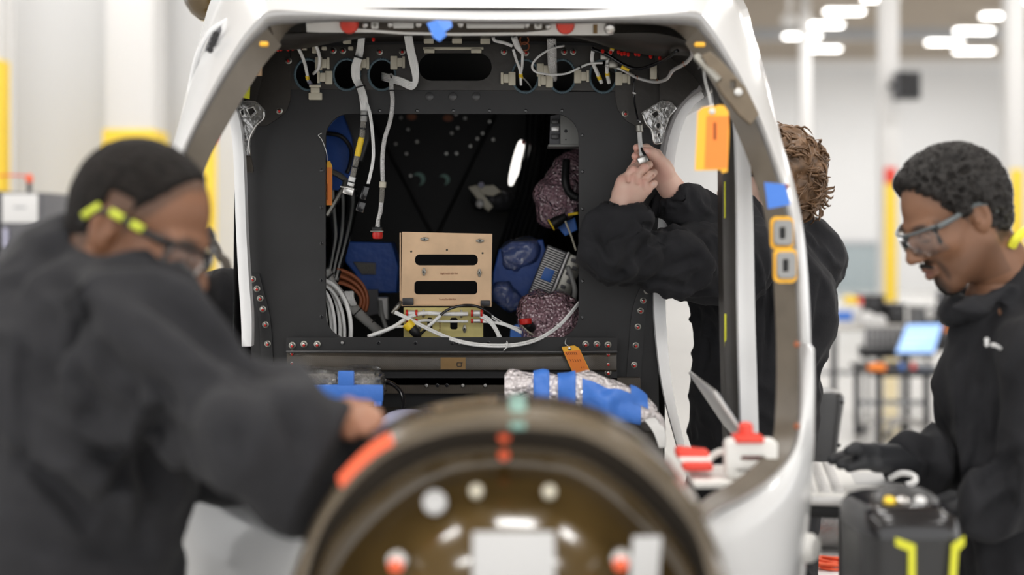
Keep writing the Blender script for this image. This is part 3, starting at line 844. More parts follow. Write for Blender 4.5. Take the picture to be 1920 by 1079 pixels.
rivets([(720,723),(800,723),(868,723),(910,723)], YS + .014, bright_me, 'bolt', sill, 1.1); rivets([(820,723),(838,723)], YS + .014, screw_me, 'screw', sill)
# cockpit deck and tub below, hidden by the nose mostly
mk('deck', box((-.15, 3.14, P(900, 790, 3.1).z - .15), (.94, .42, .30), .01), M_['carbon_dark'], AC, label='dark deck in front of the bulkhead')
# ---- overhead: liner, arch frame, console panel
Lf = [P(x, y, 2.80) for x, y in catmull([(450,150),(480,95),(520,50),(570,24),(660,18),(904,16),(1150,18),(1260,22),(1310,60),(1350,120),(1368,180)], 5)]
Lb = [P(x, y, 3.385) for x, y in catmull([(452,205),(468,160),(500,112),(545,84),(660,78),(904,76),(1120,80),(1220,96),(1262,120),(1300,150),(1322,185)], 5)]
mk('roof_liner', loft([Lf, [(a * .5 + b2 * .5) + Vector((0, 0, .03)) for a, b2 in zip(Lf, Lb)], Lb]), M_['carbon_dark'], AC, label='dark overhead liner', solid=.004, smooth=180)
af = [(470,140),(492,98),(560,91),(620,80),(680,70),(760,66),(904,64),(1040,66),(1100,74),(1160,92),(1230,103),(1290,104),(1310,130)]
Fa = [P(x, y, 3.16) for x, y in catmull(af, 4)]
Fb = [P(x, y, 3.05) for x, y in catmull([(474,112),(500,70),(560,62),(620,61),(680,60),(760,58),(904,58),(1040,58),(1100,58),(1160,62),(1230,62),(1290,78),(1325,112)], 4)]
mk('arch_frame', loft([Fb, Fa, [p + Vector((0, .03, .01)) for p in Fa]]), M_['carbon_dark'], AC, label='dark arch frame under the roof', smooth=180, solid=.004)
def panel(poly, d0, d1, y0, y1, m, name, par, th=.006, lab=None, lift=0.):
    v = []
    for x, y in poly:
        d = d0 + (d1 - d0) * (y - y0) / (y1 - y0); v.append(P(x, y, d) - Vector((0, 0, lift)))
    n = len(v); v2 = [p + Vector((0, 0, th)) for p in v]
    return mk(name, (v + v2, [tuple(range(n)), tuple(range(2 * n - 1, n - 1, -1))] + [(k, (k + 1) % n, n + (k + 1) % n, n + k) for k in range(n)]), m, par, label=lab, smooth=0)
oc = panel([(574,45),(700,36),(1000,36),(1152,42),(1150,64),(1140,66),(1000,66),(850,67),(760,65),(700,61),(600,61),(575,60)], 2.935, 2.975, 36, 66, M_['off_white'], 'overhead_console', AC, lab='white overhead console')
panel([(648,42),(760,40),(980,40),(1030,44),(1030,56),(985,61),(850,62),(760,60),(648,52)], 2.930, 2.970, 36, 66, M_['carbon'], 'console_inlay', oc, .002, 'brown woven inlay', .0)
for x, y, r_, m in ((655, 45, .020, 'red_light'), (1060, 46, .020, 'red_light'), (1143, 53, .012, 'steel')):
    c = P(x, y, 2.938); mk('console_knob', lathe([(r_, -.004), (r_, .006), (r_ * .8, .012), (r_ * .2, .014)], c, (0, -1, -.4), 20), M_[m], oc)
for x, y in ((685, 47), (732, 46), (785, 46), (864, 46), (988, 47), (1028, 50)):
    c = P(x, y, 2.938); mk('console_screw', lathe([(.006, -.003), (.006, .003), (.003, .005)], c, (0, -1, -.4), 12), M_['steel'], oc)
for x0, x1 in ((737, 776), (874, 984)):
    c = P((x0 + x1) / 2, 47, 2.935); mk('console_switch_plate', box(c, (S(x1 - x0, 2.9), .006, .014), .002), M_['off_white'], oc)
for x in (703, 1009):
    c = P(x, 47, 2.932); mk('console_latch', box(c, (.016, .008, .016), .003), M_['off_white'], oc)
    mk('latch_pin', lathe([(.004, 0), (.004, .006), (.001, .007)], c, (0, -1, -.2), 10), M_['pewter'], oc)
mk('console_stripe', box(P(1116, 53, 2.95), (.009, .004, .022)), M_['sticker'], oc)
# red bolt row under the arch
redbolt_me = shared('bolt', [(*lathe([(.0042, 0), (.0036, .006), (.001, .008)], O, (0, -.3, -1), n=8), 0)], [M_['red']])
for x, y in ((506,94),(512,93),(521,91),(527,90),(532,88),(540,90),(549,89),(566,86),(700,72),(1130,94),(1145,96),(1160,96),(1166,99),(1171,98),(1178,100),(1192,99),(1198,100),(1220,104),(1237,107)):
    inst('red_bolt', redbolt_me, P(x, y, 3.22), AC)
# cream clips on the upper band
clip_me = shared('clip', [(*box((0, -.004, 0), (.030, .008, .016), .002), 0), (*box((0, -.009, .013), (.020, .006, .012), .002), 0), (*box((0, -.010, .022), (.026, .005, .006), .001), 0)], [M_['cream']])
for x, y, a in ((592,181,0),(598,120,90),(617,146,-90),(672,120,90),(739,118,90),(960,148,-90),(1013,132,90),(1030,152,-90),(1083,144,90),(1160,148,90)):
    inst('cable_clip', clip_me, P(x, y, YB - .014), bh, rot=(0, math.radians(a), 0), scale=1.1)
for x, y, sx in ((651,77,1),(804,75,1.2),(857,75,1.2),(910,76,1.2),(571,91,.6),(608,91,.6),(658,91,.6)):
    mk('bracket_tab', box(P(x, y, 3.36), (.020 * sx, .014, .014 * sx), .002), M_['cream'], bh)
mk('bracket_rail', box(P(850, 91, 3.385), (.148, .008, .007), .002), M_['cream'], bh)
for x in (805, 893): mk('bracket_tab', box(P(x, 96, 3.375), (.026, .010, .010), .002), M_['cream'], bh)
mk('bracket_plate', box(P(481, 130, 3.30), (.026, .012, .032), .002), M_['tan_metal'], AC)
for x, y in ((476, 125), (486, 125), (481, 136)): mk('bracket_hole', lathe([(.0022, 0), (.002, .001)], P(x, y, 3.2935), n=8), M_['black'], AC)
mk('bracket_plate', box(P(1225, 135, 3.30), (.016, .012, .034), .002), M_['cream'], AC)
# copper rings near the top right of the centre
for x, y in ((983, 75), (984, 87)):
    ring = [P(a, b2, 3.34) for a, b2 in circ(x, y, 8, 8, 20)]
    mk('ring_clamp', tube(ring, .0022, 6, closed=True, raw=True), M_['copper'], AC, smooth=180)
# clear moulded brackets in both upper corners
def clear_bracket(out, holes, Y, lab):
    t = mk('clear_bracket', plate([out] + holes, Y, .012, .003), M_['clear'], AC, label=lab, smooth=50)
    for h in holes:
        ring = [P(x, y, Y - .006) for x, y in h]; mk('bracket_rim', tube(ring, .0018, 6, closed=True, raw=True), M_['steel'], t, smooth=180)
    mk('bracket_rib', tube([P(x, y, Y - .012) for x, y in out[:5]], .0028, 6), M_['steel'], t, smooth=180)
clear_bracket([(468,290),(467,262),(480,236),(494,222),(495,208),(480,192),(462,190),(446,194),(442,205),(448,230),(454,262),(456,290)],
              [circ(459, 258, 5, 6, 14), circ(459, 277, 5, 7, 14), [(462,205),(476,200),(482,210),(470,222)], [(450,208),(457,203),(460,215),(453,220)]], 3.33, 'clear moulded bracket on the left')
clear_bracket([(1205,213),(1212,232),(1222,244),(1227,268),(1240,268),(1246,240),(1254,218),(1266,204),(1258,194),(1243,190),(1225,200)],
              [[(1218,214),(1232,206),(1238,216),(1226,224)], [(1240,204),(1250,202),(1246,214)], circ(1234, 236, 6, 7, 14), circ(1235, 254, 4, 5, 14)], 3.33, 'clear moulded bracket on the right')
mk('bracket_foot', plate([[(452,290),(470,290),(476,318),(474,324),(454,324)]], 3.35, .008), M_['carbon'], AC)
# ---- door frames and posts
def swept(pts, w0, w1, dY, m, name, lab, bead=0):
    C = catmull(pts, 5); a = []; b2 = []; n = len(C)
    ws = np.interp(np.linspace(0, 1, n), np.linspace(0, 1, len(w0)), w0); we = np.interp(np.linspace(0, 1, n), np.linspace(0, 1, len(w1)), w1)
    A = np.array(C); T = np.gradient(A[:, :2], axis=0); Nn = np.stack([-T[:, 1], T[:, 0]], 1); Nn /= np.linalg.norm(Nn, axis=1)[:, None]
    L_ = [P(q[0] + Nn[i][0] * ws[i], q[1] + Nn[i][1] * ws[i], q[2]) for i, q in enumerate(C)]
    R_ = [P(q[0] + Nn[i][0] * we[i], q[1] + Nn[i][1] * we[i], q[2]) for i, q in enumerate(C)]
    dv = Vector((0, dY, 0)); mid_ = [(p + q) / 2 + Vector((0, -.004, 0)) for p, q in zip(L_, R_)]
    g = loft([[p + dv for p in L_], L_, mid_, R_, [p + dv for p in R_]], cyc=True)
    return mk(name, g, m, AC, label=lab, smooth=45)
swept([(1345,160,3.34),(1312,178,3.37),(1282,208,3.385),(1262,258,3.39),(1252,320,3.39),(1247,400,3.39),(1240,480,3.385),(1237,560,3.37),(1241,650,3.34),(1252,740,3.30),(1275,840,3.24)],
      [-7, -9, -11, -11, -10, -11, -11, -10], [4, 8, 12, 12, 11, 11, 8, 4], .035, M_['white_film'], 'door_frame', 'white edge of the right door opening')
swept([(1338,156,3.32),(1304,174,3.35),(1274,206,3.372),(1254,258,3.38),(1245,320,3.38),(1241,390,3.38)], [-4, -2, -1, 0, 0], [6, 9, 11, 11, 4], .03, M_['seal_grey'], 'door_seal', 'grey seal of the right door opening')
swept([(415,178,3.30),(434,210,3.30),(444,260,3.30),(448,330,3.30),(451,420,3.30),(456,520,3.30),(461,600,3.30),(462,650,3.30)],
      [-8, -10, -10, -10, -10, -11, -9], [8, 9, 9, 9, 9, 9, 9], .035, M_['white_film'], 'door_frame', 'white edge of the left door opening')
pd = swept([(1348,96,2.98),(1362,180,2.97),(1368,300,2.96),(1369,420,2.95),(1371,560,2.93),(1374,700,2.90),(1378,830,2.87)], [16, 15, 14, 14, 14, 14, 14], [-14, -14, -14, -14, -14, -14, -14], .07, M_['carbon_dark'], 'door_post', 'dark brown post between windscreen and door')
pw = swept([(1384,190,2.93),(1392,260,2.93),(1397,400,2.92),(1399,560,2.90),(1402,700,2.87),(1406,830,2.84)], [10, 12, 14, 15, 15, 15], [-8, -12, -15, -16, -17, -17], .05, M_['white_film'], 'door_post_skin', 'white outer face of the door post')
mk('post_mark', join(box(P(1359, 375, 2.945), (.003, .004, .078), .001), box(P(1360, 620, 2.915), (.004, .004, .070), .001)), M_['tag_lime'], AC, label='yellow marks on the post', kind='stuff')
# hinge plate and marks on the right windscreen rail
mk('hinge_plate', plate([[(1318,105),(1330,100),(1352,118),(1395,165),(1420,215),(1406,232),(1385,214),(1352,172),(1335,140)], rrect(1366, 150, 1380, 170, 4)], 2.66, .012, .002), M_['hinge_tan'], AC, label='tan hinge plate')
mk('hinge_screw', lathe([(.008, 0), (.008, .004), (.004, .006)], P(1384, 173, 2.65), n=12), M_['steel'], AC)
mk('hinge_arm', tube([P(1306, 106, 2.68), P(1326, 128, 2.66), P(1348, 152, 2.65)], .008, 8), M_['pewter'], AC)
def dec(out_, holes_, Y, m, nm, lab): return mk(nm, plate([out_] + holes_, Y, .003), M_[m], AC, label=lab, smooth=0)
for x0, x1, y0, y1 in ((1444, 1488, 406, 466), (1450, 1494, 466, 528)):
    Yd = 2.575 if y0 < 420 else 2.55
    mk('port_border', plate([rrect(x0, y0, x1, y1 + 3, 12), rrect(x0 + 6, y0 + 7, x1 - 2, y1 - 5, 7)], Yd, .004), M_['tag_yellow'], AC, label='orange border around the rail port')
    mk('port_plate', plate([rrect(x0 + 8, y0 + 9, x1 - 4, y1 - 7, 8), rrect(x0 + 15, y0 + 19, x1 - 15, y1 - 16, 4)], Yd - .004, .008, .002), M_['port_grey'], AC, label='grey port plate')
    mk('port_hole', plate([rrect(x0 + 15, y0 + 19, x1 - 15, y1 - 16, 4)], Yd - .001, .004), M_['black'], AC)
for x, y, Y in ((1474, 350, 2.60), (1494, 646, 2.50), (1494, 800, 2.43)):
    mk('rail_rivet', lathe([(.006, 0), (.005, .003), (.001, .004)], P(x, y, Y - .02), n=10), M_['copper'], AC)
mk('orange_mark', box(P(495, 83, 2.73), (.018, .01, .010), .004), M_['tag_yellow'], AC)
mk('orange_mark', box(P(1312, 84, 2.75), (.022, .01, .010), .004), M_['tag_yellow'], AC)
def tape(name, poly, Y, m, lab, cat='tape'):
    return mk(name, plate([poly], Y, .002), m, None, label=lab, cat=cat, smooth=0)
tb = mk('tape_strip', plate([[(1433,342),(1472,346),(1482,384),(1440,392)]], 2.545, .003), M_['tape_blue'], None, label='blue tape patch stuck on the right windscreen rail', cat='tape', smooth=0)
pts = [P(x, y, d) for x, y, d in ((800,44,2.70),(818,38,2.70),(846,40,2.70),(848,50,2.69),(834,60,2.68),(838,66,2.68),(824,78,2.67),(812,70,2.68),(806,56,2.69))]
mk('tape_strip', ([*pts, *[p + Vector((0, .004, .001)) for p in pts]], [tuple(range(9)), tuple(range(17, 8, -1))] + [(k, (k + 1) % 9, 9 + (k + 1) % 9, 9 + k) for k in range(9)]), M_['tape_blue'], None,
   label='crumpled blue tape hanging at the top of the windscreen opening', cat='tape', smooth=0)
# ---- dark cabin behind the bulkhead
sec = lambda Y, sx, sz, cx, cz, n=40: [Vector((cx + sx * math.copysign(abs(math.cos(a)) ** .42, math.cos(a)), Y, cz + sz * math.copysign(abs(math.sin(a)) ** .42, math.sin(a)))) for a in [2 * math.pi * k / n for k in range(n)]]
mk('cabin_skin', loft([sec(3.43, .535, .70, -.155, 1.36), sec(3.9, .55, .72, -.17, 1.36), sec(4.7, .50, .66, -.2, 1.38), sec(5.4, .38, .50, -.22, 1.42)], closed=True), M_['white_paint'], AC, label='white cabin skin behind the bulkhead', smooth=180)
mk('cabin_liner', loft([sec(3.42, .515, .68, -.155, 1.36), sec(3.9, .53, .70, -.17, 1.36), sec(4.7, .48, .64, -.2, 1.38), sec(5.2, .36, .48, -.22, 1.42), sec(5.21, .01, .01, -.22, 1.42)], closed=True), M_['cavity'], AC, label='black cabin interior', smooth=180)
YC = 4.6
cw = mk('cabin_wall', plate([rrect(655, 200, 1010, 640, 30)], YC, .01), M_['cavity'], AC, label='black rear wall of the cabin')
for x, y in ((752,221),(765,243),(742,270),(782,266),(837,288),(762,288),(858,240),(882,274),(905,250),(918,228),(872,222),(855,215),(895,260),(770,330),(847,250),(856,288),(925,262)):
    inst('wall_bolt', bright_me, P(x, y, YC - .012), cw, scale=.9)
for x, y, r_ in ((785, 336, 12), (833, 337, 10)):
    mk('access_hole', plate([circ(x, y, r_)], YC - .008, .004), M_['tape_mint'], cw, label='pale green disc', smooth=0)
    mk('hole_cover', plate([circ(x - 5, y + 3, r_ * .85)], YC - .014, .004), M_['cavity'], cw, smooth=0)
for x, y in ((772, 219), (840, 222)): mk('access_plug', plate([circ(x, y, 9, 6)], YC - .008, .006), M_['copper'], cw, smooth=0)
mk('cabin_diagonal', join(tube([P(690, 210, YC - .02), P(810, 440, YC - .02)], .006, 6), tube([P(930, 215, YC - .02), P(820, 440, YC - .02)], .006, 6)), M_['black'], cw, kind='stuff')
for k in range(9):
    x = 985 + k * 10
    mk('cabin_hose', tube([P(x + 6, 200, 4.3), P(x, 280, 4.3), P(x - 14, 360, 4.25), P(x - 40, 440, 4.2), P(x - 70, 540, 4.1)], .007, 6), M_['black_gloss'], cw)
# ---- nose bulkhead in the foreground
def arch(pts, d, n=6): return [P(x, y, d) for x, y in catmull(pts, n)]
A0 = [(512,1390),(514,1240),(527,1130),(545,1070),(578,985),(625,900),(695,818),(780,768),(870,748),(955,742),(1050,748),(1145,778),(1228,838),(1297,918),(1342,1000),(1368,1075),(1384,1160),(1392,1260),(1395,1390)]
A1 = [(560,1390),(562,1240),(566,1130),(577,1070),(605,990),(655,920),(729,855),(815,820),(885,806),(952,804),(1030,808),(1100,822),(1187,873),(1256,938),(1302,1000),(1325,1070),(1338,1160),(1345,1260),(1348,1390)]
A2 = [(572,1390),(574,1240),(580,1130),(592,1070),(625,1000),(685,934),(752,884),(825,850),(890,838),(952,836),(1025,840),(1090,854),(1172,906),(1235,966),(1280,1025),(1306,1080),(1322,1160),(1330,1260),(1332,1390)]
A3 = [(600,1390),(602,1240),(608,1130),(620,1080),(655,1020),(705,962),(765,912),(832,876),(892,862),(952,859),(1022,864),(1085,880),(1158,930),(1214,985),(1256,1040),(1282,1095),(1298,1160),(1304,1260),(1306,1390)]
nb = mk('nose_bulkhead', [(*loft([arch(A0, 2.02), arch([(x, y + 6) for x, y in A0], 1.86), arch([(x, y + 22) for x, y in A0], 1.80)]), 0),
     (*loft([arch([(x, y + 22) for x, y in A0], 1.80), [(p * .45 + q * .55) + Vector((0, -.012, .004)) for p, q in zip(arch([(x, y + 22) for x, y in A0], 1.80), arch(A1, 1.78))], arch(A1, 1.78)]), 0),
     (*loft([arch(A1, 1.78), arch(A2, 1.84)]), 1), (*loft([arch(A2, 1.84), arch([(x, y + 6) for x, y in A2], 1.835), arch([(x, y + 16) for x, y in A2], 1.85)]), 0)],
     [M_['frame_brown'], M_['carbon_dark']], AC, label='glossy brown composite nose frame in the foreground', smooth=60)
rows = [arch([(x, y + 14) for x, y in A2], 1.849)]
cx, cy = 952, 1230
for t, d in ((0, 1.865), (.04, 1.852), (.10, 1.832), (.18, 1.808), (.28, 1.782), (.40, 1.757), (.55, 1.735), (.72, 1.718), (.88, 1.71), (.98, 1.708)):
    rows.append([P(x + (cx - x) * t, y + (cy - y) * t, d) for x, y in catmull([(x, y + 10) for x, y in A3], 6)])
mk('nose_dome', loft(rows), M_['carbon_gloss'], nb, label='glossy brown dome of the nose', smooth=180)
mk('nose_label', box(P(963, 1055, 1.718), (S(155, 1.72), .004, S(112, 1.72)), .004, rot=Matrix.Rotation(-.2, 3, 'X')), M_['label_paper'], nb, label='large white label on the nose bulkhead')
mk('nose_label', box(P(1210, 1052, 1.752), (S(60, 1.75), .004, S(92, 1.75)), .004, rot=Matrix.Rotation(.08, 3, 'Y') @ Matrix.Rotation(.35, 3, 'Z')), M_['label_paper'], nb, label='small white label on the nose bulkhead')
for x, y, d in ((745, 1055, 1.762), (1165, 1052, 1.755)):
    mk('nose_bolt', [(*lathe([(.012, -.02), (.012, .006), (.006, .009)], P(x, y - 4, d), (0, -1, .1), 14), 0), (*lathe([(.010, 0), (.009, .010), (.002, .013)], P(x - 2, y + 5, d), (0, -1, .1), 12), 1)], [M_['steel'], M_['orange_red']], nb)
for x, y, r_, m, d in ((815, 942, .0155, 'label_paper', 1.792), (893, 921, .009, 'cream', 1.795), (1030, 922, .009, 'cream', 1.795)):
    mk('nose_disc', lathe([(r_, -.01), (r_, .003), (r_ * .8, .005)], P(x, y, d), (0, -1, .5), 18), M_[m], nb, label='pale round patch on the nose bulkhead')
for x, y in ((945, 818), (945, 853)):
    mk('nose_rivet', lathe([(.008, -.004), (.008, .004), (.003, .008)], P(x, y, 1.81 if y < 830 else 1.845), (0, -1, -.2), 12), M_['orange_red'], nb)
g = [P(x, y, d) for x, y, d in ((956,742,1.95),(985,742,1.95),(985,749,1.855),(956,749,1.855),(986,766,1.793),(956,766,1.793),(985,802,1.772),(957,802,1.772))]
mk('tape_strip', ([*g, *[p + Vector((0, .0015, -.003)) for p in g]], [(0, 1, 2, 3), (3, 2, 4, 5), (5, 4, 6, 7), (8, 9, 10, 11), (11, 10, 12, 13), (13, 12, 14, 15)]), M_['tape_mint'], None, label='pale green tape across the top of the brown nose frame', cat='tape', smooth=0)
oa = catmull([(636,908),(668,874),(704,843),(734,826)], 4)
ua = [P(x - 3, y - 13, 1.772) for x, y in oa]; da = [P(x + 4, y + 8, 1.765) for x, y in oa]
mk('grip_strip', loft([[p + Vector((0, .01, 0)) for p in ua], ua, da, [p + Vector((0, .01, 0)) for p in da]]), M_['orange_red'], None, label='orange red strip on the left of the brown nose frame', cat='strip')
# ================================================================ cockpit contents
def wire(name, pts, r, m, parent=None, n=8, res=5, **kw):
    return mk(name, tube([P(*q) for q in pts], r, n, res), M_[m], parent, smooth=180, **kw)
def tie(parent, x, y, Y, r, ang=0, m='black'):
    a = math.radians(ang); ax = Vector((math.sin(a), 0, math.cos(a)))
    c = P(x, y, Y); return mk('cable_tie', lathe([(r, -.0016), (r * 1.12, -.0016), (r * 1.12, .0016), (r, .0016)], c, ax, 12), M_[m], parent)
# ---- hanging harnesses in front of the opening
h = thing('wire_harness', P(668, 150, 3.36), 'white wire bundle hanging left with yellow sleeve and silver connector', 'wire harness', 'hanging wire harnesses')
for dx in (-6.5, -3.3, 0, 3.3, 6.5):
    wire('cable', [(678 + dx * .7, 70, 3.30), (674 + dx * .8, 100, 3.32 + .001 * abs(dx)), (667 + dx, 125, 3.34), (668 + dx * .9, 148, 3.36), (676 + dx * .8, 165, 3.35 - .001 * dx), (682 + dx * .9, 188, 3.34), (683 + dx * .6, 215, 3.34)], .0027, 'wire_white', h)
tie(h, 672, 108, 3.325, .011, 15); tie(h, 676, 163, 3.352, .011, -15)
wire('sleeve_end', [(683, 208, 3.34), (682, 228, 3.34)], .0085, 'wire_grey', h)
wire('braided_sleeve', [(682, 225, 3.34), (680, 245, 3.34), (678, 262, 3.34)], .0068, 'braid', h)
wire('yellow_sleeve', [(678, 258, 3.34), (674, 275, 3.34), (670, 293, 3.34)], .0076, 'yellow', h, label='yellow sleeve')
wire('braided_sleeve', [(670, 291, 3.34), (665, 315, 3.34), (661, 332, 3.34)], .0068, 'braid', h)
wire('sleeve_end', [(661, 332, 3.34), (657, 349, 3.34)], .0085, 'wire_white', h)
for x, y, a in ((683, 217, 0), (680, 242, 5), (665, 314, 15), (659, 342, 15)): tie(h, x, y, 3.34, .0085, a)
mk('connector', join(box(P(654, 358, 3.34), (.026, .018, .020), .003, rot=Matrix.Rotation(.25, 3, 'Y')), box(P(652, 353, 3.34), (.034, .022, .004), .001, rot=Matrix.Rotation(.25, 3, 'Y'))), M_['steel'], h, label='silver connector')
h = thing('wire_harness', P(690, 200, 3.34), 'thin white wire pair ending in a black connector', 'wire harness', 'hanging wire harnesses')
for dx in (-1.5, 1.5):
    wire('cable', [(686 + dx, 190, 3.34), (694 + dx, 215, 3.33), (699 + dx, 258, 3.33), (700 + dx, 295, 3.33), (695 + dx, 325, 3.33), (690 + dx, 345, 3.33)], .0021, 'wire_white', h, 6)
mk('connector', join(box(P(684, 362, 3.33), (.016, .014, .034), .003, rot=Matrix.Rotation(.3, 3, 'Y')), box(P(677, 388, 3.33), (.020, .016, .026), .003, rot=Matrix.Rotation(.3, 3, 'Y'))), M_['black_gloss'], h, label='black plastic connector')
h = thing('wire_harness', P(735, 150, 3.36), 'white sleeved cable hanging down to a red capped plug', 'wire harness', 'hanging wire harnesses')
wire('cable', [(733, 140, 3.36), (734, 165, 3.34), (736, 190, 3.33), (732, 225, 3.33), (721, 262, 3.33), (717, 300, 3.33), (718, 342, 3.33)], .0052, 'braid_white', h)
for x, y, a in ((735, 170, 0), (735, 198, 0), (731, 222, 10), (724, 252, 20), (718, 276, 8), (718, 316, 0)): tie(h, x, y, 3.335, .0056, a)
wire('sleeve_end', [(718, 341, 3.33), (717, 352, 3.33)], .0085, 'cream', h)
wire('braided_sleeve', [(717, 352, 3.33), (715, 380, 3.33)], .0062, 'braid', h)
wire('cable_end', [(715, 379, 3.33), (713, 398, 3.33), (709, 412, 3.33), (708, 426, 3.33)], [.0052, .0052, .0045, .006], 'braid_white', h)
mk('plug', box(P(707, 430, 3.33), (.024, .018, .010), .002), M_['black'], h); mk('plug_flange', box(P(707, 434, 3.33), (.030, .022, .003), .001), M_['pewter'], h)
mk('plug_cap', lathe([(.012, 0), (.013, .008), (.011, .015), (.004, .016)], P(708, 436, 3.33), (0, 0, -1), 18), M_['red'], h, label='red cap')
h = thing('wire_harness', P(770, 160, 3.34), 'bent white wire bundle looping from the roof into the third hole', 'wire harness', 'roof wire bundles')
for k, dx in enumerate((-6, -3, 0, 3, 6)):
    wire('cable', [(765 + dx, 66, 3.28), (770 + dx, 95, 3.30), (777 + dx, 125, 3.32), (779 + dx * .6, 150 + dx * .5, 3.33), (772, 161 + dx, 3.33), (752, 153 + dx, 3.34), (730, 147 + dx, 3.37), (716, 143 + dx, 3.42)], .0026, 'wire_white', h)
tie(h, 735, 149, 3.36, .011, 75)
h = thing('wire_harness', P(565, 110, 3.36), 'two short white wires reaching into the first hole on the left', 'wire harness', 'roof wire bundles')
wire('cable', [(557, 86, 3.30), (566, 104, 3.33), (573, 125, 3.36), (578, 152, 3.40)], .0042, 'wire_white', h); wire('cable', [(590, 80, 3.30), (599, 105, 3.33), (597, 128, 3.36), (588, 138, 3.40)], .0042, 'wire_white', h)
wire('yellow_sleeve', [(575.5, 142, 3.385), (577, 149, 3.39)], .0050, 'yellow', h); wire('violet_sleeve', [(579, 153, 3.40), (583, 158, 3.41)], .0050, 'lilac', h)
mk('wire_plate', box(P(590, 90, 3.34), (.012, .008, .026), .002), M_['cream'], h)
h = thing('wire_harness', P(975, 120, 3.36), 'white wires dropping past copper rings into the fourth hole', 'wire harness', 'roof wire bundles')
wire('cable', [(962, 92, 3.33), (968, 112, 3.34), (975, 132, 3.36), (977, 158, 3.38)], .0034, 'wire_white', h); wire('cable', [(980, 100, 3.33), (979, 125, 3.35), (976, 142, 3.37), (977, 160, 3.38)], .0034, 'wire_white', h)
wire('cable', [(925, 70, 3.30), (928, 76, 3.31), (945, 80, 3.31), (960, 86, 3.32)], .0042, 'wire_white', h); wire('cable', [(964, 70, 3.30), (970, 86, 3.32), (980, 100, 3.33)], [.008, .008, .004], 'wire_white', h)
wire('yellow_sleeve', [(976, 138, 3.365), (977, 147, 3.375)], .0052, 'yellow', h); wire('grey_wire', [(980, 145, 3.38), (990, 156, 3.40), (997, 166, 3.42)], .002, 'wire_grey', h)
h = thing('wire_harness', P(1036, 110, 3.36), 'wide white braided cable hanging straight into the fifth hole', 'wire harness', 'roof wire bundles')
wire('cable', [(1034, 72, 3.32), (1035, 100, 3.33), (1036, 125, 3.35), (1040, 150, 3.40)], [.0115, .0115, .011, .006], 'braid_white', h, 14)
h = thing('wire_harness', P(1050, 110, 3.34), 'thin white cable looped in front of the right holes', 'wire harness', 'roof wire bundles')
wire('cable', [(1058, 86, 3.33), (1035, 91, 3.31), (1010, 106, 3.30), (998, 122, 3.30), (1003, 134, 3.31), (1022, 139, 3.32), (1040, 140, 3.33), (1062, 138, 3.34), (1085, 128, 3.34), (1104, 120, 3.34), (1130, 118, 3.34)], .0028, 'wire_white', h)
tie(h, 1088, 126, 3.34, .0036, 70); tie(h, 1040, 87, 3.315, .0036, 80)
h = thing('wire_harness', P(1125, 120, 3.36), 'pair of white wires with yellow sleeves entering the sixth hole', 'wire harness', 'roof wire bundles')
wire('cable', [(1113, 90, 3.32), (1110, 112, 3.34), (1119, 135, 3.36), (1128, 156, 3.38)], .0048, 'wire_white', h); wire('cable', [(1148, 92, 3.32), (1140, 110, 3.34), (1138, 135, 3.36), (1142, 156, 3.38)], .0048, 'wire_white', h)
wire('yellow_sleeve', [(1122, 142, 3.365), (1125, 149, 3.375)], .0058, 'yellow', h); wire('yellow_sleeve', [(1138.5, 136, 3.36), (1139, 143, 3.37)], .0058, 'yellow', h); wire('yellow_sleeve', [(1147, 94, 3.325), (1149, 90, 3.32)], .0058, 'yellow', h)
h = thing('conduit_hose', P(1230, 150, 3.3), 'grey hose curving round the upper right corner of the cockpit', 'hose')
wire('hose', [(1135, 122, 3.34), (1165, 130, 3.33), (1195, 146, 3.30), (1228, 154, 3.26), (1250, 148, 3.20), (1262, 132, 3.14), (1286, 118, 3.06), (1298, 102, 3.0), (1292, 84, 2.95)], .0040, 'alu', h)
for x, y, d in ((1233, 153, 3.25), (1258, 137, 3.165), (1282, 120, 3.07), (1195, 146, 3.30)): tie(h, x, y, d, .005, 70, 'copper')
wire('yellow_sleeve', [(1165, 125, 3.31), (1180, 131, 3.31)], .0050, 'yellow', h)
wire('black_cable', [(1110, 92, 3.32), (1140, 104, 3.31), (1170, 122, 3.31), (1200, 129, 3.28), (1240, 115, 3.2), (1270, 95, 3.08)], .0045, 'black_gloss', h)
mk('junction', join(box(P(1150, 120, 3.33), (.022, .014, .020), .003), box(P(1133, 105, 3.33), (.02, .012, .02), .003)), M_['pewter'], h)
h = thing('wire_harness', P(1195, 200, 3.34), 'thin black lead with silver plug held by the curly-haired worker', 'wire harness')
wire('lead', [(1192, 142, 3.30), (1188, 160, 3.32), (1190, 195, 3.32), (1197, 228, 3.30)], .0024, 'black_gloss', h, 6)
for x, y in ((1189, 175), (1198, 228)): tie(h, x, y, 3.31, .004, 20, 'wire_white')
wire('plug_collar', [(1198, 233, 3.30), (1199, 248, 3.30)], [.0085, .0095], 'pewter', h, 12)
wire('white_lead', [(1199, 246, 3.30), (1200, 265, 3.28), (1203, 292, 3.245)], .0052, 'wire_white', h)
wire('black_strap', [(1201, 276, 3.265), (1206, 286, 3.245), (1213, 296, 3.235), (1219, 309, 3.235)], .0032, 'black', h)
mk('plug_body', box(P(1205, 301, 3.236), (.024, .018, .018), .003, rot=Matrix.Rotation(-.35, 3, 'Y')), M_['steel'], h, label='silver plug')
mk('plug_contacts', box(P(1208, 309, 3.234), (.016, .014, .010), .002, rot=Matrix.Rotation(-.35, 3, 'Y')), M_['orange'], h, label='amber contact block')
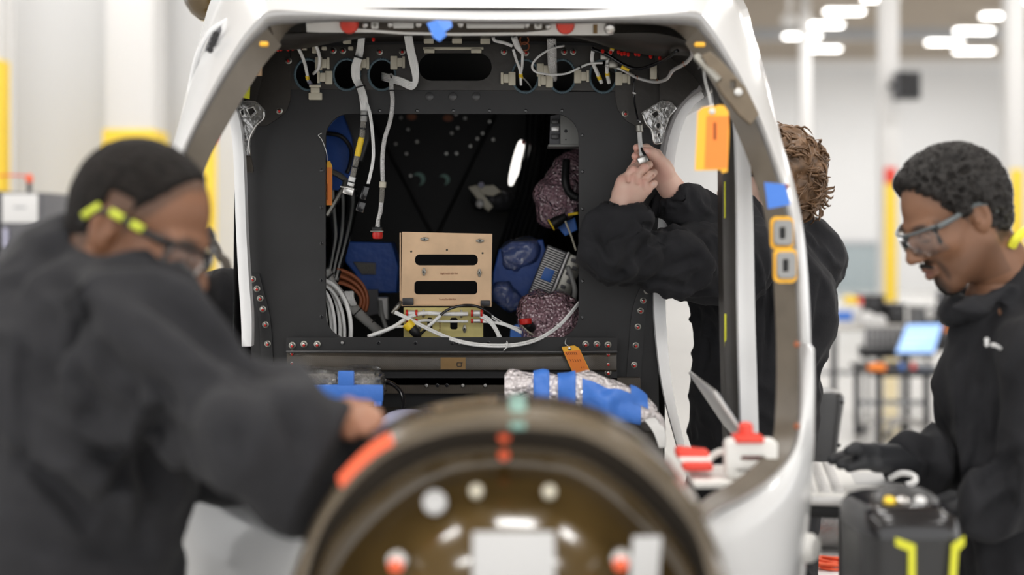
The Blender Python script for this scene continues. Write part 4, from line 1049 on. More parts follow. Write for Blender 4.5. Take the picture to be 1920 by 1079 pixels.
# ---- bracket in the middle of the opening
YK = 3.48
g = thing('equipment_bracket', P(838, 635, YK), 'tan slotted metal bracket with yellow zinc foot standing in the opening', 'bracket')
kp = mk('face_plate', plate([[(754, 435), (923, 439), (920, 575), (752, 570)], rrect(778, 477.5, 896, 498, 9), rrect(777, 527, 895, 552.5, 7)], YK, .003), M_['tan_metal'], g, smooth=20)
mk('side_plate', box(P(921, 507, YK + .06), (.003, .12, S(135, YK))), M_['tan_metal'], g, smooth=0)
mk('side_plate', box(P(754, 503, YK + .06), (.003, .12, S(135, YK))), M_['tan_metal'], g, smooth=0)
mk('edge_lip', box(P(836, 572.5, YK - .004), (S(166, YK), .010, .004), .001), M_['tan_metal'], g)
mk('foot_plate', plate([[(757, 577), (905, 577), (905, 640), (757, 640)], rrect(801, 596, 811, 618, 3), rrect(844, 596, 858, 618, 4)], YK - .005, .003), M_['zinc_yellow'], g, smooth=20)
mk('foot_side', box(P(905, 607, YK + .03), (.003, .07, S(64, YK))), M_['zinc_yellow'], g, smooth=0)
for x, y, a in ((796, 449, 0), (900, 452, 0), (795, 510, 90), (899, 512, 90), (794, 588, 90), (865, 589, 90), (871, 617, 90), (787, 613, 90)):
    R_ = Matrix.Rotation(math.radians(a), 3, 'Y'); c = P(x, y, YK - .008)
    mk('nut_plate', join(box(c, (.020, .003, .006), .002, rot=R_), box(c, (.010, .005, .010), .002, rot=R_)), M_['pewter'], g)
    mk('nut_hole', lathe([(.0024, 0), (.002, .0005)], c + Vector((0, -.0027, 0)), n=8), M_['black'], g)
for x, y in ((771, 472), (838, 469), (905, 475)): mk('plate_hole', lathe([(.0027, 0), (.0022, .0006)], P(x, y, YK - .0015), n=10), M_['black'], g)
mk('corner_block', box(P(765, 566, YK - .006), (.028, .012, .018), .002), M_['leg_dark'], g); mk('corner_block', box(P(910, 569, YK - .006), (.024, .012, .014), .002), M_['leg_dark'], g)
for s_, x, y in (('MgR7w05-SEV RA', 842, 513.5), ('TorKaTo-SEV RA', 839, 562)):
    mk('stamped_text', text_geo(s_, .0060, Matrix.Translation(P(x, y, YK - .0022)) @ FACE), M_['tag_ink'], kp, smooth=0)
mk('stamped_text', text_geo('PR 200-SEV', .0048, Matrix.Translation(P(825, 612, YK - .0072)) @ FACE @ Matrix.Rotation(math.pi / 2, 4, 'Z')), M_['tag_ink'], kp, smooth=0)
# harness across the bracket foot
h = thing('wire_harness', P(838, 600, 3.44), 'white wires with red ended couplings crossing the yellow bracket foot', 'wire harness', 'wires in the bulkhead opening')
for y0, r_ in ((588, .0052), (602, .0034)):
    wire('cable', [(690, 632 + (y0 - 588) * .1, 3.42), (735, 615, 3.42), (762, 598 + (y0 - 588), 3.43), (790, y0, 3.44), (830, y0 + 1, 3.44), (878, y0 + 1, 3.44)], r_, 'wire_white', h)
    for x in (770, 892):
        mk('coupling', join(cyl(P(x - 4, y0, 3.44), P(x + 8, y0, 3.44), r_ * 1.5, n=12)), M_['alu'], h); mk('coupling_band', cyl(P(x + 9, y0, 3.44), P(x + 13, y0, 3.44), r_ * 1.7, n=12), M_['red'], h)
        mk('coupling_band', cyl(P(x - 9, y0, 3.44), P(x - 5, y0, 3.44), r_ * 1.7, n=12), M_['red'], h)
for k in range(3):
    wire('cable', [(900, 588 + k * 3, 3.44), (918, 598 + k * 4, 3.43), (930, 615 + k * 4, 3.42), (941 - k * 3, 636, 3.41)], .0026, 'wire_white', h, 6)
    wire('cable', [(900, 602 + k, 3.44), (925, 604 + k, 3.43), (950, 608 + k * 2, 3.42), (978, 622 + k * 2, 3.43)], .0022, 'wire_white', h, 6)
for k in range(2): wire('cable', [(922, 592 + k * 4, 3.44), (945, 606 + k * 4, 3.45), (975, 616 + k * 4, 3.46)], .0018, 'wire_white', h, 6)
h = thing('wire_harness', P(900, 645, 3.38), 'long white wire bundle drooping over the sill from bracket to right edge', 'wire harness', 'wires in the bulkhead opening')
for dy in (-2, 1.5):
    wire('cable', [(738, 585 + dy, 3.44), (765, 598 + dy, 3.42), (800, 616 + dy, 3.40), (840, 634 + dy, 3.36), (880, 645 + dy, 3.33), (925, 649 + dy, 3.325), (970, 647 + dy, 3.33), (1010, 636 + dy, 3.35), (1045, 614 + dy, 3.38), (1068, 590 + dy, 3.40), (1086, 568 + dy, 3.43)], .0030, 'wire_white', h)
for x, y, d, a in ((950, 648, 3.325, 80), (1048, 611, 3.38, 40), (860, 641, 3.345, 70)): tie(h, x, y, d, .0062, a, 'wire_white')
wire('tie_tail', [(950, 640, 3.32), (952, 648, 3.315), (944, 658, 3.315)], .0014, 'wire_white', h, 5)
wire('plug', [(735, 588, 3.44), (745, 576, 3.44), (752, 566, 3.45)], [.005, .006, .004], 'pewter', h)
h = thing('capped_plug', P(775, 625, 3.41), 'black plug with a bright yellow dust cap in front of the bracket foot', 'plug')
wire('cap', [(762, 606, 3.41), (772, 616, 3.41)], .0135, 'yellow', h, 16, label='yellow cap')
wire('body', [(771, 614, 3.41), (779, 624, 3.41), (785, 632, 3.42)], [.012, .012, .008], 'black', h, 14)
wire('black_lead', [(785, 630, 3.42), (798, 618, 3.42), (815, 603, 3.42), (838, 582, 3.43), (870, 573, 3.44), (900, 577, 3.45), (935, 600, 3.46)], .0034, 'black_gloss', h)
wire('white_sleeve', [(800, 615, 3.415), (814, 603, 3.415), (826, 592, 3.42)], .0044, 'wire_white', h)
# coils in the lower left of the opening
h = thing('wire_coil', P(630, 636, 3.5), 'coil of white cable pressed into the lower left corner of the opening', 'cable coil')
for k, (rx, ry) in enumerate(((58, 95), (46, 92), (38, 90), (28, 84), (22, 78), (12, 66), (8, 58), (3, 50))):
    wire('loop', [(600 + rx * math.sin(a) - 0, 620 - ry * math.cos(a) + (6 if k % 2 else 0), 3.47 + .012 * (k % 3)) for a in np.linspace(-.5, 2.2, 10)], .0045 if k % 2 else .0055, 'wire_white', h)
h = thing('wire_coil', P(650, 600, 3.7), 'coil of rust red cable deeper inside the opening', 'cable coil')
for k in range(9):
    wire('loop', [(618 + (62 + 1.6 * k) * math.sin(a) * .95, 565 - (36 + k * 3.1) * math.cos(a), 3.62 + .02 * (k % 4)) for a in np.linspace(-.9, 1.9, 12)], .0048, 'copper', h)
h = thing('wire_harness', P(660, 600, 3.6), 'thick pale wire trunk tied with black bands running down behind the white coil', 'wire harness', 'wires in the bulkhead opening')
wire('trunk', [(612, 505, 3.55), (625, 535, 3.56), (655, 570, 3.58), (685, 600, 3.6), (715, 625, 3.62)], [.010, .011, .014, .013, .012], 'wire_grey', h, 12)
for x, y, d in ((618, 520, 3.55), (640, 553, 3.57), (670, 586, 3.59), (695, 608, 3.61)): tie(h, x, y, d, .0145, -45)
for k in range(4): wire('strand', [(648 + k * 4, 548, 3.56), (652 + k * 3, 560, 3.55), (660 + k * 2, 572, 3.56)], .005, 'wire_white', h, 6)
for k in range(7):
    x0 = 612 + k * 9; wire('strand', [(x0, 300 + k * 9, 3.75 + .04 * k), (x0 + 4, 380, 3.75 + .04 * k), (x0 + 12 - k * 4, 450, 3.7), (614 + k * 3, 505 + k * 4, 3.6)], .0045, 'wire_grey' if k % 2 else 'black_gloss', h, 6)
# blue wrapped things inside
def blob(name, pts, rs, m, parent, res=.008, amp=.012, fr=16, k=.03, **kw):
    A = np.array([tuple(p) for p in pts]); r_ = max(rs) + .05
    s = Sdf(A.min(0) - r_, A.max(0) + r_, res)
    if len(pts) == 1: s.cap(pts[0], pts[0], rs[0], rs[0], k)
    else: s.chain(pts, rs, k)
    V, Q = s.mesh(); N = vnormals(V, Q)
    V = V + N * ((vnoise(V * fr + 3) - .5) * 2 * amp + (1 - np.abs(2 * vnoise(V * fr * 2.3) - 1) - .5) * amp)[:, None]
    return mk(name, (V.tolist(), Q.tolist()), M_[m], parent, smooth=180, **kw)
def slab(name, poly, Y, th, m, parent=None, tilt=0., amp=.004, **kw):
    v, f = plate([poly], Y, th, .004)
    c = sum(v, Vector()) / len(v); R_ = Matrix.Rotation(tilt, 3, 'X')
    return mk(name, ([c + R_ @ (p - c) for p in v], f), M_[m], parent, smooth=30, **kw)
t = thing('blue_sheet', P(640, 330, 3.8), 'deep blue taped sheet and grey felt hanging in the upper left of the opening', 'cover')
slab('sheet', [(600, 210), (640, 212), (658, 260), (662, 300), (655, 340), (640, 355), (600, 352)], 3.78, .02, 'tape_deep', t)
slab('felt', [(636, 205), (690, 205), (690, 260), (678, 300), (664, 300), (655, 250)], 3.85, .02, 'grey_plastic', t)
wire('strap', [(612, 250, 3.7), (640, 256, 3.7), (658, 280, 3.72), (656, 310, 3.74), (650, 325, 3.74)], .006, 'black', t)
wire('white_edge', [(614, 236, 3.74), (624, 224, 3.74), (636, 214, 3.74)], .004, 'wire_white', t)
mk('hook_frame', tube([P(622, 322, 3.68), P(648, 338, 3.68), P(636, 365, 3.66), P(612, 405, 3.64)], .008, 8, 2), M_['pewter'], t)
t = thing('wrapped_unit', P(700, 540, 3.9), 'deep blue taped unit standing at the left inside the opening', 'wrapped unit', 'wrapped units inside the cabin')
slab('cover', [(650, 455), (735, 458), (748, 500), (745, 545), (690, 545), (672, 510), (655, 490)], 3.9, .12, 'tape_deep', t)
slab('foil', [(668, 494), (702, 496), (702, 512), (680, 512)], 3.83, .01, 'braid', t)
slab('foot', [(680, 545), (708, 545), (712, 585), (690, 590)], 3.85, .06, 'cab_grey', t)
wire('strap', [(713, 565, 3.8), (716, 590, 3.78), (724, 615, 3.78)], .006, 'wire_grey', t)
slab('socket', [(712, 560), (726, 560), (726, 595), (714, 590)], 3.82, .03, 'alu', t)
t = thing('wrapped_unit', P(970, 560, 3.8), 'deep blue taped unit under clear film right of the tan bracket', 'wrapped unit', 'wrapped units inside the cabin')
slab('cover', [(938, 470), (960, 455), (1015, 452), (1022, 480), (1010, 520), (990, 560), (960, 580), (925, 560), (928, 510)], 3.85, .14, 'tape_deep', t)
blob('film_wrap', [P(965, 482, 3.79), P(985, 472, 3.79)], [.042, .036], 'film', t)
blob('film_wrap', [P(943, 550, 3.77), P(955, 562, 3.77)], [.034, .03], 'film', t)
slab('tape_end', [(960, 615), (985, 605), (984, 640), (958, 640)], 3.55, .03, 'tape_blue', t)
t = thing('heat_sink_unit', P(1030, 560, 3.7), 'grey ribbed electronics unit with blue tape leaning at the right of the opening', 'electronics')
ax = (P(1045, 470, 3.75) - P(1010, 562, 3.68)).normalized(); R_ = Matrix.Rotation(math.atan2(ax.x, ax.z), 3, 'Y')
c0 = P(1030, 515, 3.70)
mk('body', box(c0 + Vector((0, .03, 0)), (.066, .05, .145), .003, rot=R_), M_['cab_grey'], t)
for k in range(22):
    mk('fin', box(c0 + R_ @ Vector((-.006, .002, -.066 + k * .0063)), (.05, .008, .0028), .0006, rot=R_), M_['alu'], t, smooth=0)
mk('tape_patch', box(c0 + R_ @ Vector((-.004, -.004, -.002)), (.028, .003, .034), .001, rot=R_), M_['tape_blue'], t)
mk('side_rail', box(c0 + R_ @ Vector((.026, -.006, 0)), (.007, .016, .150), .002, rot=R_), M_['alu'], t)
mk('side_panel', box(c0 + R_ @ Vector((.052, .004, 0)), (.042, .012, .146), .003, rot=R_), M_['pewter'], t)
for k in range(7): mk('terminal', box(c0 + R_ @ Vector((.046 + .010 * (k % 2), -.006, -.055 + k * .019)), (.014, .010, .010), .002, rot=R_), M_['cab_grey'], t)
wire('grey_cable', [(1064, 500, 3.66), (1072, 520, 3.65), (1078, 545, 3.64), (1076, 562, 3.63)], .007, 'wire_grey', t); wire('grey_cable', [(1048, 545, 3.66), (1058, 552, 3.64), (1066, 563, 3.63)], .005, 'wire_grey', t)
t = thing('bubble_wrap_bundle', P(1030, 640, 3.55), 'pink bubble wrapped bundle in the lower right corner of the opening', 'wrapped bundle')
blob('wrap', [P(1010, 590, 3.56), P(1025, 610, 3.56), P(1050, 600, 3.56), P(1045, 630, 3.56)], [.055, .06, .05, .045], 'bubble_pink', t, .006, .012, 24)
blob('wrap_tuft', [P(995, 575, 3.58), P(1010, 570, 3.58)], [.03, .028], 'bubble_pink', t, .006, .010, 28)
slab('blue_tape', [(1030, 565), (1070, 562), (1084, 590), (1082, 630), (1060, 640), (1045, 600)], 3.66, .03, 'tape_deep', t)
t = thing('capped_plug', P(985, 612, 3.47), 'dark plug with a deep red cap beside the pink bubble wrap', 'plug')
wire('cap', [(985, 598, 3.46), (986, 608, 3.46)], .0155, 'red', t, 16, label='red cap'); wire('body', [(988, 606, 3.47), (996, 616, 3.49)], .013, 'black', t, 12); wire('cable', [(978, 610, 3.47), (990, 622, 3.47), (1000, 628, 3.48)], .002, 'cream', t, 6)
t = thing('bubble_wrap_bundle', P(1050, 400, 3.8), 'dark pink bubble wrap hanging at the right edge of the opening', 'wrapped bundle')
blob('wrap', [P(1080, 300, 3.85), P(1065, 340, 3.83), P(1045, 375, 3.8), P(1040, 398, 3.8)], [.035, .05, .06, .04], 'bubble_pink', t, .007, .012, 24)
wire('strap', [(1062, 300, 3.74), (1060, 340, 3.72), (1068, 362, 3.72), (1084, 372, 3.72)], .011, 'black', t)
t = thing('torch', P(1050, 420, 3.72), 'black and yellow hand tool hanging below the dark pink bubble wrap', 'tool')
wire('body', [(1034, 422, 3.7), (1046, 415, 3.7), (1062, 406, 3.7)], [.016, .015, .010], 'black', t, 14); wire('yellow_ring', [(1032.5, 423, 3.7), (1035, 421.5, 3.7)], .0172, 'yellow', t, 14)
wire('lead', [(1060, 415, 3.68), (1070, 440, 3.66), (1080, 470, 3.64)], .003, 'cream', t, 6); slab('blue_tab', [(1048, 425), (1076, 412), (1080, 430), (1060, 440)], 3.74, .01, 'tape_blue', t)
wire('yellow_grip', [(1066, 403, 3.68), (1084, 400, 3.66)], .004, 'yellow', t)
# grey electronics box, upper right of the opening
t = thing('electronics_box', P(1058, 275, 3.6), 'grey perforated electronics box in the upper right of the opening', 'electronics')
mk('side', plate([[(1032, 218), (1052, 214), (1052, 272), (1030, 275)]], 3.56, .01), M_['cab_grey'], t, smooth=20)
mk('face', plate([[(1052, 214), (1075, 214), (1090, 240), (1090, 272), (1052, 272)]], 3.54, .012, .002), M_['unit_grey'], t, smooth=20)
mk('base', box(P(1060, 275, 3.58), (S(66, 3.58), .10, .006), .001), M_['unit_grey'], t)
for i in range(8):
    for j in range(5):
        x = 1064 + i * 3.1 + (j % 2) * 1.5; y = 218 + j * 5
        if x < 1064 + 8 + (j + 1) * 3.6 + 6: mk('vent_hole', lathe([(.0021, 0), (.0019, .0012)], P(x, y, 3.5335), n=6), M_['black'], t, smooth=0)
for x, y, r_ in ((1061, 246, .0045), (1061, 262, .002)): mk('port_hole', lathe([(r_, 0), (r_ * .8, .0006)], P(x, y, 3.532), n=10), M_['black'], t)
for k in range(3): mk('connector_block', box(P(1041, 228 + k * 14, 3.545), (.020, .012, .013), .002), M_['grey_plastic'] if k != 1 else M_['alu'], t)
mk('print', join(*[box(P(1074, 249 + k * 4, 3.5335), (.012, .0006, .002)) for k in range(3)], box(P(1077, 260, 3.5335), (.008, .0006, .008))), M_['cab_grey'], t, smooth=0)
# lit strip lamp and beige bracket deep inside
t = thing('strip_lamp', P(966, 345, 4.3), 'lit white strip lamp with red end deep in the dark cabin', 'lamp')
def lens2(x0, y0, x1, y1, w, Y, m, nm):
    a = math.atan2(x1 - x0, y1 - y0); L_ = math.hypot(x1 - x0, y1 - y0); o = []
    for k in range(24):
        q = 2 * math.pi * k / 24; u = math.cos(q) * L_ / 2; v = math.copysign(abs(math.sin(q)) ** .7, math.sin(q)) * w / 2
        o.append(((x0 + x1) / 2 + u * math.sin(a) + v * math.cos(a), (y0 + y1) / 2 + u * math.cos(a) - v * math.sin(a)))
    return mk(nm, plate([o], Y, .012, .002), m, t, smooth=30)
defm('strip_on', (1, .96, .9), .4, emit=1.0)
lens2(978, 264, 957, 348, 14, 4.3, M_['strip_on'], 'lamp_body'); lens2(981, 268, 974, 300, 6, 4.29, M_['strip_on'], 'side_bar'); lens2(974, 305, 967, 332, 5, 4.29, M_['strip_on'], 'side_bar')
mk('red_end', box(P(981, 267, 4.28), (.010, .01, .012), .003), M_['red'], t)
t = thing('beige_bracket', P(910, 395, 4.3), 'beige angled bracket on dark mechanism deep in the cabin', 'bracket')
slab('upper_arm', [(884, 352), (925, 350), (936, 360), (925, 366), (890, 362)], 4.3, .03, 'cream', t); slab('lower_arm', [(882, 353), (892, 350), (922, 388), (916, 394), (905, 384)], 4.29, .03, 'cream', t)
blob('mechanism', [P(900, 378, 4.32), P(935, 376, 4.34), P(955, 385, 4.34)], [.03, .03, .025], 'leg_dark', t, .01, .015, 20)
mk('bolt_head', lathe([(.014, 0), (.012, .012), (.004, .016)], P(900, 382, 4.27), n=12), M_['alu'], t); mk('bolt_head', lathe([(.010, 0), (.008, .010), (.003, .012)], P(902, 347, 4.27), n=12), M_['lilac'], t)
# ---- packages on the deck
t = thing('taped_package', P(628, 757, 3.08), 'flat package in clear film with blue tape, behind the left hand', 'package')
c = P(628, 727, 3.10); W_, H_ = S(172, 3.1), S(62, 3.1)
mk('box', box(c + Vector((0, .05, -.004)), (W_ - .012, .14, H_ - .012), .01), M_['black_gloss'], t)
bm = bmesh.new(); bmesh.ops.create_cube(bm, size=1); bmesh.ops.scale(bm, vec=(W_, .16, H_), verts=bm.verts)
bmesh.ops.bevel(bm, geom=bm.edges[:], offset=.012, segments=3, affect='EDGES'); bmesh.ops.subdivide_edges(bm, edges=bm.edges[:], cuts=5, use_grid_fill=True)
bmesh.ops.translate(bm, vec=c + Vector((0, .05, 0)), verts=bm.verts); bm.verts.index_update(); v, f = bm_geo(bm)
va = np.array([tuple(p) for p in v]); va = va + (np.stack([vnoise(va * 40), vnoise(va * 40 + 7), vnoise(va * 40 + 13)], 1) - .5) * .012
mk('film', ([tuple(p) for p in va], f), M_['film'], t, smooth=180)
mk('foil_crumple', box(c + Vector((-.04, -.022, H_ * .30)), (.09, .008, .022), .004), M_['braid'], t)
mk('foil_crumple', box(c + Vector((.066, -.022, H_ * .30)), (.05, .008, .022), .004), M_['braid'], t)
mk('foil_crumple', box(c + Vector((.03, -.024, -H_ * .43)), (.12, .008, .010), .003), M_['braid'], t)
mk('tape_band', box(P(628, 738, 3.06), (W_ + .008, .012, S(32, 3.06)), .003), M_['tape_blue'], t)
mk('tape_band', box(P(649, 710, 3.06), (S(30, 3.06), .012, S(28, 3.06)), .003), M_['tape_blue'], t)
mk('tape_band', box(P(551, 704, 3.06), (S(22, 3.06), .012, S(24, 3.06)), .003, rot=Matrix.Rotation(.3, 3, 'Y')), M_['tape_blue'], t)
mk('tape_band', box(P(709, 757, 3.06), (S(16, 3.06), .012, S(10, 3.06)), .003), M_['tape_blue'], t)
t = thing('black_cable', P(745, 760, 3.2), 'short black cable with tan end beside the taped package', 'cable')
wire('sleeve', [(716, 716, 3.2), (724, 716, 3.2)], .006, 'cream', t); wire('cable', [(724, 716, 3.2), (738, 722, 3.19), (752, 736, 3.17), (757, 756, 3.14), (752, 775, 3.1)], .0055, 'black_gloss', t)
t = thing('cushion_lid', P(750, 775, 3.0), 'pale blue rounded lid just visible behind the brown nose frame', 'lid')
mk('lid', lathe([(.07, 0), (.066, .02), (.05, .032), (.01, .036)], P(766, 808, 2.98), (0, -.2, 1), 24), M_['lilac'], t)
t = thing('bubble_wrap_roll', P(1080, 780, 3.0), 'long bubble wrapped roll bound with blue tape behind the brown nose frame', 'wrapped bundle')
path = [(946, 728, 3.02, 26), (960, 724, 3.02, 31), (1000, 728, 3.02, 28), (1060, 732, 3.0, 31), (1110, 738, 2.98, 36), (1150, 748, 2.97, 36), (1190, 758, 2.96, 32), (1222, 772, 2.95, 22), (1232, 776, 2.95, 14)]
def roll(x0, x1, grow, m, nm, amp, fr, arc=None, **kw):
    C = np.array(catmull(path, 12)); C = C[(C[:, 0] >= x0) & (C[:, 0] <= x1)]
    rows_ = []
    for q in C:
        c_ = P(q[0], q[1], q[2]); r_ = S(q[3], q[2]) + grow
        rows_.append([c_ + Vector((0, math.cos(a) * r_, math.sin(a) * r_)) for a in (np.linspace(0, 2 * math.pi, 29)[:-1] if arc is None else np.linspace(arc[0] + .25 * (q[0] - x0) / (x1 - x0), arc[1], 28))])
    V, FC = loft(rows_, closed=arc is None); n = 28
    if arc is None: FC.append(tuple(range(n))); FC.append(tuple(len(V) - n + k for k in range(n)))
    va = np.array([tuple(p) for p in V]); c_ = va.mean(0)
    d = (vnoise(va * fr + 2) - .5) * amp
    ctr = np.repeat(np.array([tuple(P(*q[:3])) for q in C]), n, 0); nn = va - ctr; nn /= np.linalg.norm(nn, axis=1)[:, None] + 1e-9
    va = va + nn * d[:, None]
    return mk(nm, ([tuple(p) for p in va], FC), M_[m], t, smooth=180, **kw)
roll(940, 1240, 0, 'bubble', 'wrap', .026, 30)
roll(998, 1032, .004, 'tape_blue', 'tape_band', .026, 30); roll(1044, 1080, .004, 'tape_blue', 'tape_band', .026, 30)
roll(1090, 1200, .003, 'tape_blue', 'tape_band', .026, 30, (2.35, 5.6))
roll(1180, 1214, .004, 'tape_blue', 'tape_band', .026, 30, (1.2, 3.0))
for k in range(6):
    wire('loose_strand', [(1195 + k * 5, 775, 2.95), (1212 + k * 5, 790 + k, 2.93), (1228 + k * 3.5, 812, 2.92), (1238 + k * 1.5, 840, 2.92)], .003, 'wire_white', t, 6)
wire('loose_strand', [(1222, 770, 2.95), (1238, 785, 2.93), (1243, 805, 2.93), (1238, 822, 2.93)], .006, 'bubble', t)
# ---- tags
def tag(poly, face, Y, lab, hole=None, marks=(), ry=None):
    t = thing('paper_tag', P(*poly[0], Y), lab, 'tag')
    mk('card', plate([poly], Y, .0012), M_['tag_yellow'], t, smooth=0)
    mk('printed_face', plate([face], Y - .0012, .0008), M_['orange'], t, smooth=0, label='orange printed area')
    if hole: mk('eyelet', lathe([(hole[2], 0), (hole[2], .002), (hole[2] * .6, .003)], P(hole[0], hole[1], Y - .0006), n=14), M_['steel'], t)
    if marks: mk('print', join(*[plate([m_], Y - .0022, .0005) for m_ in marks]), M_['tag_ink'], t, smooth=0)
    return t
t = tag([(1318, 201), (1342, 199), (1348, 197), (1358, 198), (1366, 210), (1367, 250), (1364, 322), (1354, 325), (1352, 319), (1303, 320), (1308, 210)], [(1325, 218), (1366, 218), (1363, 316), (1321, 316)], 2.62,
    'large orange and yellow tag hanging in the right door opening', (1335, 209, .006), [[(1338, 230), (1343, 230), (1343, 262), (1338, 262)]])
mk('string', tube([P(1335, 209, 2.61), P(1330, 180, 2.66), P(1322, 150, 2.68), P(1318, 112, 2.66)], .0012, 6), M_['wire_white'], t)
t = tag([(1053, 651), (1077, 648), (1086, 653), (1109, 702), (1074, 700), (1058, 664)], [(1057, 660), (1087, 657), (1107, 701), (1075, 700)], 3.315, 'small orange tag on a wire hanging from the sill above the bubble wrap', (1068, 654, .004),
    [[(1061 + k * 3.6, 661), (1062.2 + k * 3.6, 661), (1064.5 + k * 3.6, 666), (1063.3 + k * 3.6, 666)] for k in range(6)] + [[(1068 + k * 4.6, 674), (1069 + k * 4.6, 674), (1071.5 + k * 4.6, 679), (1070.5 + k * 4.6, 679)] for k in range(5)] + [[(1089 + k * 5, 688), (1090 + k * 5, 688), (1091 + k * 5, 691), (1090 + k * 5, 691)] for k in range(2)])
wire('wire_loop', [(1066, 650, 3.31), (1060, 645, 3.31), (1060, 640, 3.33), (1062, 635, 3.36)], .0009, 'wire_white', t, 5)
t = tag([(613, 303), (619, 302), (623, 312), (623, 385), (612, 385)], [(613, 314), (622.5, 314), (622.5, 384.5), (612.5, 384.5)], 3.43, 'narrow orange tag at the left edge of the opening', None, [[(614, 345), (615, 345), (615, 375), (614, 375)]])
wire('wire_loop', [(614, 303, 3.42), (612, 285, 3.39), (606, 268, 3.385), (602, 260, 3.385), (597, 254, 3.385), (603, 250, 3.385)], .0009, 'wire_white', t, 5)
t = thing('lime_tag', P(459, 185, 3.2), 'yellow green tag with black patch in the upper left of the cockpit', 'tag')
mk('card', plate([[(457, 143), (464, 142), (469, 158), (468, 186), (449, 182), (453, 160)]], 3.2, .002), M_['tag_lime'], t, smooth=0)
mk('black_patch', plate([[(457, 150), (464, 150), (464, 170), (457, 168)]], 3.198, .001), M_['black'], t, smooth=0); mk('white_mark', plate([[(459, 156), (463, 156), (462, 165), (459, 164)]], 3.1968, .0008), M_['paper'], t, smooth=0)
mk('string', tube([P(460, 144, 3.2), P(466, 128, 3.22), P(476, 112, 3.24)], .001, 5), M_['wire_white'], t)
# ================================================================ people
def np3(v): return np.array((v[0], v[1], v[2]), float)
def Pn(x, y, Y): return np3(P(x, y, Y))
SK_DARK = (.205, .092, .048); SK_MID = (.225, .110, .062); SK_PALE = (.78, .54, .44)
def legs(s, hipL, hipR, y0, r=.085, spread=.03, k=.03):
    for hp, sg in ((hipL, -1), (hipR, 1)):
        kn = np.array([hp[0] + sg * spread * .5, hp[1], hp[2] * .52]); an = np.array([hp[0] + sg * spread, hp[1] + .02, .10])
        s.cap(hp, kn, r * 1.15, r * .85, k); s.cap(kn, an, r * .85, r * .72, k)
def shoes(parent, ankles, d):
    for a in ankles:
        a = np.array(a); f = np.array(d, float); s = Sdf(a - .24, a + .24, .010)
        s.cap((a[0], a[1], .05), (a[0] + f[0] * .17, a[1] + f[1] * .17, .038), .048, .040, .02); s.cap((a[0], a[1], .12), (a[0], a[1], .05), .045, .05, .02)
        s.cut((0, 0, .002), (0, 0, -1))
        V, Q = s.mesh(); mk('boot', (V.tolist(), Q.tolist()), M_['black'], parent, smooth=180)
def core(pts_r, lo, hi, tone):
    s = Sdf(lo, hi, .016)
    for a, b_, ra, rb in pts_r: s.cap(a, b_, ra, rb, .02)
    V, Q = s.mesh(); return V, Q, tone

